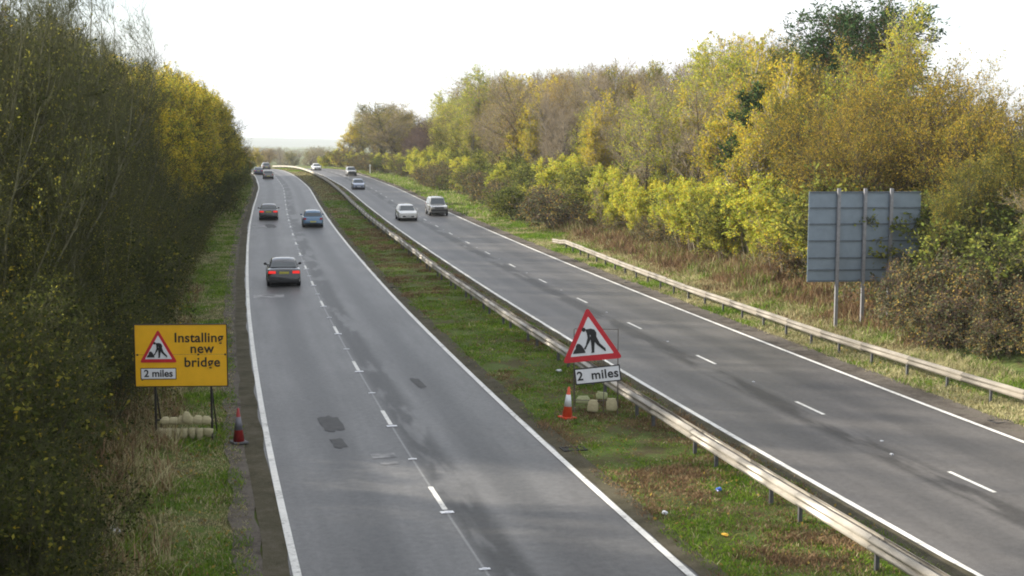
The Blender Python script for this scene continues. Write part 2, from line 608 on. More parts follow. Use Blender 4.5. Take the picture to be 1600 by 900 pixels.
# ------------------------------------------------------------------ ground, roads
rows = np.concatenate([np.arange(-40, 130, 1.5), np.arange(130, 420, 4), np.arange(420, 1000, 20), np.array([1000, 1300, 1800, 2500, 3500, 5000, 8000])])
cols = [-4000, -1800, -800, -350, -150, -70, -40, -25, -17, -12, -9, -7, -5.5, -4.2, -3.2, -2.4, -1.7, -1.1, -0.5, 0, 0.5, 0.9, 1.3, 1.7, 2.5, 5.6, 8.8, 9.55, 9.75, 10.3,
        10.9, 11.5, 12.1, 12.7, 13.3, 13.9, 14.4, 14.6, 16, 19, 22, 23.0, 23.3, 23.7, 24.2, 24.8, 25.5, 26.3, 27.2, 28.2, 29.5, 31, 33, 35, 37, 40, 45, 55, 75, 120, 250, 600, 1500, 4500]


def zterr(O, Y):
    rough = sm(-O, -0.9, 1.2) + sm(O, 23.6, 26) + 0.6 * sm(O, 10, 10.8) * (1 - sm(O, 13.4, 14.2))
    return G(Y) + B(O, Y) + rough * (0.05 * vnoise(O, Y, 1.3) + 0.03 * vnoise(O, Y, 0.6, 1)) * (np.asarray(Y) < 300)


ter = grid_sheet('ground', cols, rows, zterr, 'ground_turf')
tag(ter, kind='structure')
ry = np.concatenate([np.arange(-40, 200, 3.0), np.arange(200, 520, 5)])
rdl = grid_sheet('road', np.linspace(1.62, 9.68, 7), ry, lambda O, Y: G(Y) + 0.0, 'asphalt_left')
rdr = grid_sheet('road', np.linspace(14.48, 23.15, 7), ry, lambda O, Y: G(Y) + 0.0, 'asphalt_right')
tag(rdl, kind='structure')
tag(rdr, kind='structure')


def wobble(k, amp):
    return lambda O, Y: amp * vnoise(O * 0 + k, Y, 1.4, k % 5) * (np.abs(O - np.mean(O)) > 0.01)


strips = []
for a, b_, mat, k in ((0.95, 1.52, 'edge_dirt', 0), (1.46, 1.96, 'edge_moss', 1), (9.46, 9.98, 'edge_moss', 2), (14.12, 14.62, 'edge_moss', 3), (22.42, 23.4, 'edge_dirt', 4)):
    yy = np.concatenate([np.arange(-30, 120, 0.8), np.arange(120, 420, 4)])
    o = grid_sheet('verge_strip', np.linspace(a, b_, 6), yy, lambda O, Y, kk=k: G(Y) + 0.006 + 0.002 * kk + 0.03 * (sm(np.abs(O - (a if kk < 2 else b_)), 0.5, 0.0) if kk != 1 else 0), mat, wobble(k, 0.07))
    tag(o, kind='structure')


def ribbon(name, off0, off1, y0, y1, mat, parent, z=0.005, step=3.0):
    n = max(2, int((y1 - y0) / step) + 1)
    yy = np.linspace(y0, y1, n)
    me_o = grid_sheet(name, [off0, off1], yy, lambda O, Y: G(Y) + z, mat)
    me_o.parent = parent
    return me_o


for off, par in ((2.07, rdl), (9.37, rdl), (14.74, rdr), (22.28, rdr)):
    ribbon('edge_line', off - 0.08, off + 0.08, -30, 420, 'road_paint', par, 0.016)
for n in range(-4, 31):
    y = 28.83 + 9 * n
    o = 5.617
    ribbon('lane_dash', o - 0.06, o + 0.06, y, y + 2.0, 'road_paint', rdl, 0.006)
    y2 = 28.17 + 9 * n
    ribbon('lane_dash', 18.53 - 0.06, 18.53 + 0.06, y2 - 1.0, y2 + 1.0, 'road_paint', rdr, 0.006)
stud = None
for n in range(-4, 14):
    for k, (off, y, par) in enumerate(((5.617, 28.60 + 9 * n, rdl), (5.617, 33.6 + 9 * n, rdl), (18.53, 32.6 + 9 * n, rdr))):
        if stud is None:
            stud = MB().box((0, 0, 0.008), (0.30, 0.16, 0.016), bev=0.006).box((0, 0, 0.02), (0.13, 0.10, 0.018), bev=0.006).build('road_stud', 'sign_white', par)
            so = stud
        else:
            so = stud.copy()
            COL.objects.link(so)
            so.parent = par
        so.location = (float(c_of(y)) + off, y, float(G(y)) + 0.004)
        so.scale = ((1, 1, 1), (0.75, 0.5, 1), (0.3, 0.4, 0.7))[k]
for off0, off1, y0, y1 in ((2.35, 3.9, 68.6, 70.0), (2.3, 3.6, 118.2, 122.4), (4.62, 5.25, 33.9, 34.4), (4.75, 5.2, 33.2, 33.45)):
    ribbon('worn_marking', off0, off1, y0, y1, 'worn_paint', rdl, 0.007, 0.5)


def blob_patch(off, y, w, l, par, seed):
    r = np.random.default_rng(seed)
    a = np.linspace(0, 2 * np.pi, 18, endpoint=False)
    k = 1 / np.maximum(np.abs(np.cos(a)), np.abs(np.sin(a))) ** 0.75
    k = k * (1 + 0.09 * r.normal(size=18))
    x = off + c_of(y) + w / 2 * k * np.cos(a)
    yy = y + l / 2 * k * np.sin(a)
    V = np.stack([x, yy, G(yy) + 0.009], -1)
    me = raw_mesh('tarmac_patch', V, np.arange(18), [18])
    return link('tarmac_patch', me, 'patch_tarmac', par)


for i, (off, y, w, l) in enumerate(((3.95, 38.3, 0.62, 2.1), (3.93, 35.85, 0.36, 1.1), (3.9, 121.0, 0.9, 4.5), (7.35, 44.0, 0.3, 1.8))):
    blob_patch(off, y, w, l, rdl, 50 + i)

# hills beyond the vale
hx = np.linspace(-3900, 4400, 90)
hy = np.linspace(4800, 7800, 16)
HX, HY = np.meshgrid(hx, hy)
HZ = -10 + (35 + 6 * np.sin(HX / 620 + 1) + 3 * np.sin(HX / 230)) * np.sin(np.clip((HY - 4800) / 3000, 0, 1) * np.pi) ** 0.8
V = np.stack([HX, HY, HZ], -1)
ii = np.arange(HX.size).reshape(HX.shape)
q = np.stack([ii[:-1, :-1], ii[:-1, 1:], ii[1:, 1:], ii[1:, :-1]], -1).reshape(-1, 4)
hills = link('hills', raw_mesh('hills', V, q, np.full(len(q), 4), smooth=True), 'far_land')
tag(hills, kind='structure')

# air
hz_m = bpy.data.materials.new('air_haze')
hz_m.use_nodes = True
MATS['air_haze'] = hz_m
ht = hz_m.node_tree
ht.nodes.clear()
pv = ht.nodes.new('ShaderNodeVolumePrincipled')
pv.inputs['Color'].default_value = (0.86, 0.92, 1.0, 1)
pv.inputs['Density'].default_value = 0.00015
ho = ht.nodes.new('ShaderNodeOutputMaterial')
ht.links.new(pv.outputs[0], ho.inputs['Volume'])
hz = MB().box((0, 4000, 15), (9800, 8600, 70)).build('haze', 'air_haze')
tag(hz, kind='stuff')


# ------------------------------------------------------------------ plants: skeletons grown level by level in numpy
def nrm(v):
    return v / np.maximum(np.linalg.norm(v, axis=-1, keepdims=True), 1e-9)


def grow(r, p0, d0, length, nseg, wig, trop, r0, taper=0.25, grav=0.0):
    """polylines from points p0 along d0; returns pts (N,S,3) and radii (N,S)"""
    N = len(p0)
    pts = np.empty((N, nseg + 1, 3))
    pts[:, 0] = p0
    d = nrm(d0)
    for s in range(nseg):
        d = nrm(d + wig * r.normal(size=(N, 3)) + np.array([0, 0, trop - grav * s / nseg]))
        pts[:, s + 1] = pts[:, s] + d * (length / nseg)[:, None]
    t = np.linspace(0, 1, nseg + 1)
    rad = r0[:, None] * (1 - (1 - taper) * t[None])
    return pts, rad


def spawn(r, pts, rad, n, t0, t1, ang, ang_sd):
    """n children along random parents"""
    N, Sg = pts.shape[0], pts.shape[1] - 1
    L_ = np.linalg.norm(pts[:, 1:] - pts[:, :-1], axis=-1).sum(1)
    pi = r.choice(N, n, p=L_ / L_.sum())
    t = r.uniform(t0, t1, n)
    f = t * Sg
    i = np.minimum(f.astype(int), Sg - 1)
    u = (f - i)[:, None]
    base = pts[pi, i] * (1 - u) + pts[pi, i + 1] * u
    tan = nrm(pts[pi, i + 1] - pts[pi, i])
    rr = rad[pi, i] * (1 - u[:, 0]) + rad[pi, i + 1] * u[:, 0]
    rnd = nrm(np.cross(tan, r.normal(size=(n, 3))))
    a = np.radians(ang + ang_sd * r.normal(size=n))[:, None]
    d = tan * np.cos(a) + rnd * np.sin(a)
    return base, d, t, pi, rr


def tubes(pts, rad, k):
    N, Sn = pts.shape[:2]
    ax = nrm(pts[:, -1] - pts[:, 0])
    ref = np.where(np.abs(ax[:, 2:3]) > 0.9, np.array([[1.0, 0, 0]]), np.array([[0, 0, 1.0]]))
    a = nrm(np.cross(ax, ref))
    b = np.cross(ax, a)
    th = np.arange(k) * 2 * np.pi / k
    ring = a[:, None] * np.cos(th)[None, :, None] + b[:, None] * np.sin(th)[None, :, None]
    V = pts[:, :, None, :] + rad[:, :, None, None] * ring[:, None]
    idx = np.arange(N * Sn * k).reshape(N, Sn, k)
    nx = np.roll(idx, -1, axis=2)
    q = np.stack([idx[:, :-1], nx[:, :-1], nx[:, 1:], idx[:, 1:]], -1).reshape(-1, 4)
    return V.reshape(-1, 3), q


def leaf_quads(r, pos, size, droop=0.3, aspect=0.6, along=None):
    n = len(pos)
    ax = r.normal(size=(n, 3))
    if along is not None:
        ax = ax * 0.6 + along
    ax[:, 2] -= droop
    ax = nrm(ax)
    sd = nrm(np.cross(ax, r.normal(size=(n, 3))))
    s = (size * r.uniform(0.6, 1.35, n))[:, None]
    a = pos
    V = np.stack([a, a + ax * s * 0.55 + sd * s * aspect * 0.5, a + ax * s, a + ax * s * 0.5 - sd * s * aspect * 0.5], 1)
    q = np.arange(n * 4).reshape(n, 4)
    return V.reshape(-1, 3), q


def assemble(parts):
    """parts: list of (V, quads, material index, tint) -> flat arrays"""
    Vs, Q, mi, ti = [], [], [], []
    k = 0
    for V_, q_, m_, t_ in parts:
        Vs.append(V_)
        Q.append(q_ + k)
        k += len(V_)
        mi.append(np.full(len(q_), m_))
        ti.append(t_ if t_ is not None else np.full(len(q_), 0.5))
    Q = np.concatenate(Q)
    return np.concatenate(Vs), Q, np.full(len(Q), 4), np.concatenate(mi), np.concatenate(ti)


def make_plant(name, seed, h, stems=1, spread=0.1, base_r=0.0, clear=0.2, limbs=40, limb_ang=50, limb_len=0.33, shape='round', l2=420, l3=3600, l2_len=0.38, l3_len=0.5,
               up2=0.12, up1=0.10, leaves=7000, leaf=0.11, trunk_r=0.16, bark='bark_brown', twig='twig_brown', leafm='leaf_olive', leaf2=None, mix2=0.0, twig_r=0.008,
               top_leaf=None, aspect=0.6, wig=0.16):
    """returns an Empty with trunk and crown; made once per kind, then copied"""
    r = np.random.default_rng(seed)
    a = r.uniform(0, 6.28, stems)
    rr = base_r * np.sqrt(r.uniform(0, 1, stems))
    p0 = np.stack([rr * np.cos(a), rr * np.sin(a), np.full(stems, -0.15)], -1)
    d0 = np.stack([spread * np.cos(a) * r.uniform(0.3, 1.2, stems), spread * np.sin(a) * r.uniform(0.3, 1.2, stems), np.ones(stems)], -1)
    hl = h * (r.uniform(0.72, 1.0, stems) if stems > 1 else np.array([0.93]))
    s_pts, s_rad = grow(r, p0, d0, hl, 8, 0.07, 0.05, trunk_r * (r.uniform(0.6, 1, stems) if stems > 1 else np.ones(1)), 0.12)
    b1, d1, t1, _, pr = spawn(r, s_pts, s_rad, limbs, clear, 0.98, limb_ang, 12)
    if shape == 'round':
        f = np.sin(np.clip((t1 - clear) / (1 - clear), 0, 1) * 2.5 + 0.5)
    elif shape == 'cone':
        f = 1.1 - 0.85 * (t1 - clear) / (1 - clear)
    elif shape == 'broad':
        f = 0.75 + 0.45 * np.sin(np.clip((t1 - clear) / (1 - clear), 0, 1) * 3.0)
    else:                                             # upright
        f = 0.9 - 0.35 * t1
    l1 = h * limb_len * np.clip(f, 0.15, 1.3) * r.uniform(0.7, 1.2, limbs)
    p1, r1 = grow(r, b1, d1, l1, 5, wig, up1, np.minimum(pr * 0.6, trunk_r * 0.42), 0.2)
    b2, d2, t2, pi2, pr2 = spawn(r, p1, r1, l2, 0.15, 1.0, 42, 14)
    ln2 = l1[pi2] * l2_len * r.uniform(0.6, 1.3, l2) * (1.15 - 0.4 * t2)
    p2, rad2 = grow(r, b2, d2, ln2, 3, wig, up2, np.minimum(pr2 * 0.6, 0.028), 0.35)
    b3, d3, t3, pi3, pr3 = spawn(r, p2, rad2, l3, 0.1, 1.0, 38, 16)
    ln3 = np.clip(ln2[pi3] * l3_len * r.uniform(0.6, 1.4, l3), 0.15, 1.5)
    p3, rad3 = grow(r, b3, d3, ln3, 2, wig, up2, np.full(l3, twig_r), 0.4)
    Vt, Qt = tubes(s_pts, s_rad, 7)
    Vl, Ql = tubes(p1, r1, 5)
    root = empty(name, (0, 0, 0))
    V_, Q_, c_, m_, t_ = assemble([(Vt, Qt, 0, None), (Vl, Ql, 0, None)])
    link('trunk', raw_mesh('trunk', V_, Q_, c_, m_, smooth=True), bark, root)
    parts = []
    V2, Q2 = tubes(p2, rad2, 3)
    V3, Q3 = tubes(p3, rad3, 3)
    parts += [(V2, Q2, 0, None), (V3, Q3, 0, None)]
    mats = [twig]
    if leaves:
        keep = np.ones(l3)
        if top_leaf is not None:                       # leaves left mainly in some part of the crown
            z = p3[:, -1, 2] / h
            keep = np.clip(top_leaf(z), 0.02, 1)
        gx = 0.5 + 0.5 * np.sin(p3[:, -1, 0] * 1.9 + seed) * np.sin(p3[:, -1, 1] * 1.7) * np.sin(p3[:, -1, 2] * 1.5 + 2 * seed)
        keep = keep * (0.25 + gx * 1.2)                # thin and thick places
        pi = r.choice(l3, leaves, p=keep / keep.sum())
        t = r.uniform(0.2, 1.05, leaves)[:, None]
        pos = p3[pi, 0] * (1 - t) + p3[pi, -1] * t + r.normal(size=(leaves, 3)) * 0.05
        sel = r.uniform(size=leaves) < mix2
        along = nrm(p3[pi, -1] - p3[pi, 0])
        br = r.uniform(-0.18, 0.18, l3)
        for k, (mask, lm) in enumerate(((~sel, leafm), (sel, leaf2))):
            if lm is None or not mask.any():
                continue
            Vq, Qq = leaf_quads(r, pos[mask], leaf, aspect=aspect, along=along[mask])
            mats.append(lm)
            parts.append((Vq, Qq, len(mats) - 1, np.clip(r.normal(0.5, 0.17, int(mask.sum())) + br[pi[mask]], 0, 1)))
    V_, Q_, c_, m_, t_ = assemble(parts)
    link('crown', raw_mesh('crown', V_, Q_, c_, m_, t_), mats, root)
    root['proto_h'] = float(np.percentile(p3[:, -1, 2], 99.3))
    return root


PROTO = {}


def proto(key, *a, **k):
    PROTO[key] = [make_plant(key_name[key], *a, **k), 0]


key_name = dict(bare='bare_tree', bare2='bare_tree', purple='bare_tree', brown='brown_tree', olive='olive_tree', yellow='yellow_tree', lime='lime_tree', oak='oak_tree', pine='pine_tree', pine2='pine_tree',
                rust='rust_tree', whip='twiggy_tree', whip2='twiggy_tree', maple='maple_tree', tangle='tangled_shrub', bramble='bramble_bush', willow='willow_shrub', bush='round_bush', sapling='sapling', sprig='twiggy_shrub')
proto('bare', 11, 13, limbs=46, limb_ang=38, limb_len=0.34, shape='upright', l2=500, l3=4200, leaves=1600, leafm='leaf_rust', bark='bark_grey', twig='twig_brown', leaf=0.09, clear=0.25)
proto('bare2', 12, 13, stems=2, spread=0.12, limbs=50, limb_ang=42, limb_len=0.32, shape='round', l2=520, l3=4400, leaves=3600, leafm='leaf_rust', leaf2='leaf_olive', mix2=0.4, bark='bark_brown', twig='twig_brown', leaf=0.10)
proto('purple', 13, 10, stems=3, spread=0.25, base_r=0.3, limbs=60, limb_ang=48, limb_len=0.36, l2=640, l3=5200, leaves=500, leafm='leaf_rust', bark='bark_brown', twig='twig_purple', clear=0.12)
proto('brown', 14, 12.5, limbs=52, limb_len=0.33, l2=520, l3=3600, leaves=6500, leafm='leaf_rust', leaf2='leaf_olive', mix2=0.45, leaf=0.12)
proto('olive', 15, 13, stems=2, spread=0.1, limbs=50, limb_len=0.30, limb_ang=42, l2=500, l3=3600, leaves=8500, leafm='leaf_olive', leaf2='leaf_ochre', mix2=0.25, bark='bark_olive', twig='twig_olive', leaf=0.12)
proto('yellow', 16, 12, limbs=50, limb_len=0.27, limb_ang=46, shape='cone', l2=460, l3=3200, leaves=13000, leafm='leaf_yellow', leaf2='leaf_lime', mix2=0.3, bark='bark_birch', twig='twig_brown', leaf=0.12, clear=0.14)
proto('lime', 17, 14, stems=2, spread=0.08, limbs=56, limb_len=0.26, limb_ang=45, l2=500, l3=3400, leaves=11500, leafm='leaf_lime', leaf2='leaf_yellow', mix2=0.2, bark='bark_grey', leaf=0.13, clear=0.15)
proto('oak', 18, 11, limbs=64, limb_len=0.47, limb_ang=58, shape='broad', l2=800, l3=5400, leaves=27000, leafm='leaf_ochre', leaf2='leaf_olive', mix2=0.38, trunk_r=0.24, leaf=0.135, clear=0.16, twig='bark_brown')
proto('pine', 19, 15, limbs=46, limb_len=0.24, limb_ang=68, shape='broad', l2=560, l3=4200, leaves=24000, leafm='leaf_pine', bark='bark_pine', twig='bark_pine', leaf=0.24, aspect=0.36, clear=0.52, trunk_r=0.2, l2_len=0.42)
proto('pine2', 20, 10, limbs=50, limb_len=0.22, limb_ang=72, shape='cone', l2=480, l3=3600, leaves=15000, leafm='leaf_pine', leaf2='leaf_olive', mix2=0.12, bark='bark_pine', twig='bark_pine', leaf=0.22, aspect=0.36, clear=0.2, trunk_r=0.16)
proto('rust', 21, 13, limbs=54, limb_len=0.30, limb_ang=44, l2=520, l3=3800, leaves=7000, leafm='leaf_rust', leaf2='leaf_ochre', mix2=0.5, bark='bark_brown', leaf=0.115)
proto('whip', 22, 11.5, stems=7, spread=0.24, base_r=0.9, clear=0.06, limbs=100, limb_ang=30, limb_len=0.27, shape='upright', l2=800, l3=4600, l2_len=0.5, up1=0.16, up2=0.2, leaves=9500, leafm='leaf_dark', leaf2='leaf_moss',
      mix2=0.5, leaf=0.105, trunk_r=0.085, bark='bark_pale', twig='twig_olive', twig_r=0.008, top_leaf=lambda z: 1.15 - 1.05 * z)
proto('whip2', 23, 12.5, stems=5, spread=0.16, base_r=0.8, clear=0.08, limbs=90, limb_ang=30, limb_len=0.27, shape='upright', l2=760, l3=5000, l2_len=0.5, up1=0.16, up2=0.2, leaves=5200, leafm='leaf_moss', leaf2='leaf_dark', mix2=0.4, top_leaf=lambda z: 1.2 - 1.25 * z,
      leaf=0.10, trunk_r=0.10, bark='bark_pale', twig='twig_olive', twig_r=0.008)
proto('maple', 24, 11, stems=3, spread=0.16, base_r=0.4, clear=0.1, limbs=64, limb_ang=44, limb_len=0.30, l2=620, l3=4200, leaves=14000, leafm='leaf_lime', leaf2='leaf_yellow', mix2=0.68, bark='bark_olive', twig='twig_olive', leaf=0.13)
proto('tangle', 25, 3.4, stems=12, spread=0.65, base_r=0.8, clear=0.08, limbs=110, limb_ang=48, limb_len=0.42, l2=800, l3=3800, leaves=4800, leafm='leaf_dark', leaf2='leaf_moss', mix2=0.15, leaf=0.075, trunk_r=0.035, bark='bark_olive', twig='twig_olive', twig_r=0.005,
      up1=0.02, up2=0.0, wig=0.28)
proto('bramble', 26, 2.6, stems=14, spread=0.8, base_r=0.9, clear=0.06, limbs=110, limb_ang=52, limb_len=0.42, l2=640, l3=3600, leaves=7000, leafm='leaf_bramble', leaf2='leaf_rust', mix2=0.25, leaf=0.085, trunk_r=0.025, bark='bark_brown', twig='twig_purple',
      twig_r=0.006, up1=0.0, up2=-0.03, wig=0.26)
proto('willow', 27, 4.2, stems=16, spread=0.34, base_r=1.0, clear=0.15, limbs=110, limb_ang=26, limb_len=0.30, shape='upright', l2=620, l3=3000, leaves=12500, leafm='leaf_willow', leaf2='leaf_yellow', mix2=0.25, leaf=0.13, aspect=0.45, trunk_r=0.03,
      bark='twig_brown', twig='twig_brown', twig_r=0.006, up1=0.15, up2=0.15)
proto('sapling', 30, 4.5, stems=5, spread=0.2, base_r=0.8, clear=0.15, limbs=44, limb_ang=34, limb_len=0.28, shape='upright', l2=260, l3=1500, leaves=900, leafm='leaf_rust', leaf2='leaf_lime', mix2=0.4, leaf=0.1, trunk_r=0.035, bark='bark_grey', twig='twig_brown')
proto('sprig', 29, 3.6, stems=7, spread=0.55, base_r=0.3, clear=0.2, limbs=34, limb_ang=40, limb_len=0.34, shape='upright', l2=90, l3=260, leaves=30, leafm='leaf_dark', leaf=0.06, trunk_r=0.016, bark='bark_olive', twig='twig_olive', twig_r=0.005)
proto('bush', 28, 3.2, stems=10, spread=0.6, base_r=0.6, clear=0.08, limbs=100, limb_ang=45, limb_len=0.40, l2=620, l3=3600, leaves=6800, leafm='leaf_hedge', leaf2='leaf_olive', mix2=0.35, leaf=0.1, trunk_r=0.04, bark='bark_olive', twig='twig_olive')

LOOK = dict(bare='bare grey upright tree', bare2='thin nearly bare brown tree', purple='bare purplish twiggy tree', brown='brown-leaved tree', olive='olive tree turning brown',
            yellow='bright yellow tree', lime='yellow-green leafy tree', oak='broad ochre oak', pine='dark green pine', pine2='small dark pine', rust='rusty orange tree', whip='dark tree of upright twigs',
            whip2='half-bare upright twiggy tree', maple='yellow-green maple', tangle='dark tangled thorn shrub', bramble='grey-green bramble', willow='bright yellow-green shrub', bush='rounded green bush', sprig='bare shrub', sapling='thin nearly bare sapling')
CAT = dict(pine='pine', pine2='pine', tangle='shrub', bramble='bramble', willow='shrub', bush='bush', sprig='shrub', sapling='sapling')


def where(side, Y, row):
    if side == 'r':
        seg = ('near the right barrier end' if Y < 50 else 'by the grey sign back' if Y < 64 else 'past the grey sign back' if Y < 80 else 'along the right barrier' if Y < 97 else
               'just past the right barrier' if Y < 120 else 'level with the silver off-roader' if Y < 150 else 'beyond the silver off-roader' if Y < 188 else 'level with the pale blue car' if Y < 232 else 'at the distant bend')
        return ('fronting' if row == 0 else 'deep in' if row == 2 else 'within') + ' the right wood ' + seg
    seg = ('in the near corner' if Y < 34 else 'beside the yellow sign' if Y < 46 else 'past the yellow sign' if Y < 66 else 'level with the nearest saloon' if Y < 90 else 'level with the blue hatchback' if Y < 135 else
           'beyond the blue hatchback' if Y < 185 else 'at its far end')
    return ('fronting' if row == 0 else 'deep in' if row == 2 else 'within') + ' the left wood ' + seg


def put(key, off, Y, h, side='r', row=1, label=None, wide=1.0, rz=None):
    p = PROTO[key]
    if p[1] == 0:
        o = p[0]
    else:
        o = copy_tree(p[0])
    p[1] += 1
    s = h / p[0]['proto_h']
    w = s * wide
    o.location = P(off, Y)
    o.rotation_euler = (random.uniform(-0.04, 0.04), random.uniform(-0.04, 0.04), random.uniform(0, 6.28) if rz is None else rz)
    o.scale = (w, w, s)
    if label:
        tag(o, label, CAT.get(key, 'tree'))
        if 'group' in o:
            del o['group']
    else:
        lb = LOOK[key] + ' ' + where(side, Y, row)
        tag(o, lb, CAT.get(key, 'tree'), lb)
    return o


rr = random.Random(3)
# --- right wood, particular trees first (offset from the road line, distance ahead, height)
put('pine', 43.2, 84, 16.0, wide=1.3, label='tall dark pine rising above the right-hand wood against the sky')
put('pine', 45.0, 92, 13.8, wide=1.15, label='lower dark pine just left of the tall pine against the sky')
put('oak', 36.5, 62, 10.9, label='broad orange-ochre oak behind the grey sign back')
put('oak', 36.5, 55.5, 8.6, label='ochre oak right of the grey sign back, lower than its neighbour')
put('lime', 42, 78, 14.6, label='thin tall yellow-green tree right of the tall pine', wide=0.8)
put('pine2', 34.2, 79, 9.8, label='small dark green pine among yellow trees left of the sign back')
put('yellow', 34.0, 85, 12.6, label='bright yellow birch left of the small dark pine')
put('yellow', 33.6, 92, 10.2, label='lower yellow birch at the front of the right wood, past the barrier middle')
put('lime', 36.0, 71, 11.0, label='yellow-green tree between small pine and ochre oak')
put('lime', 34.5, 192, 16.5, label='tall pale lime tree standing proud of the wood beyond the white car')
put('lime', 33.5, 203, 13.0, label='paler lime tree just behind the tall lime tree beyond the white car')
put('yellow', 34.5, 158, 12.6, label='yellow tree half hidden in brown wood beyond the silver off-roader')
put('brown', 33.5, 150, 13.2, label='dark brown tree with bushy crown beyond the silver off-roader', wide=1.2)
put('purple', 33.0, 238, 10.5, wide=1.25, label='purplish bare rounded tree near the distant bend')
put('purple', 36.0, 226, 11.5, wide=1.2, label='taller purplish bare tree behind the tall lime tree')
put('oak', 35.5, 306, 13.2, wide=1.15, label='broad ochre treetop at the back of the domed clump at the bend')
put('olive', 30.5, 292, 11.5, wide=2.0, label='low olive tree fronting the domed clump at the bend')
put('olive', 33.0, 300, 13.5, wide=2.0, label='domed olive tree at the distant bend, right of the road')
put('yellow', 27.5, 318, 12.5, wide=1.3, label='yellow-green tree at the left end of the domed clump at the bend')
put('brown', 32.0, 282, 12.0, wide=1.8, label='brown domed tree right of the olive dome at the bend')
put('brown', 37.0, 312, 13.6, wide=1.4, label='brown treetop showing above the domed clump at the bend')
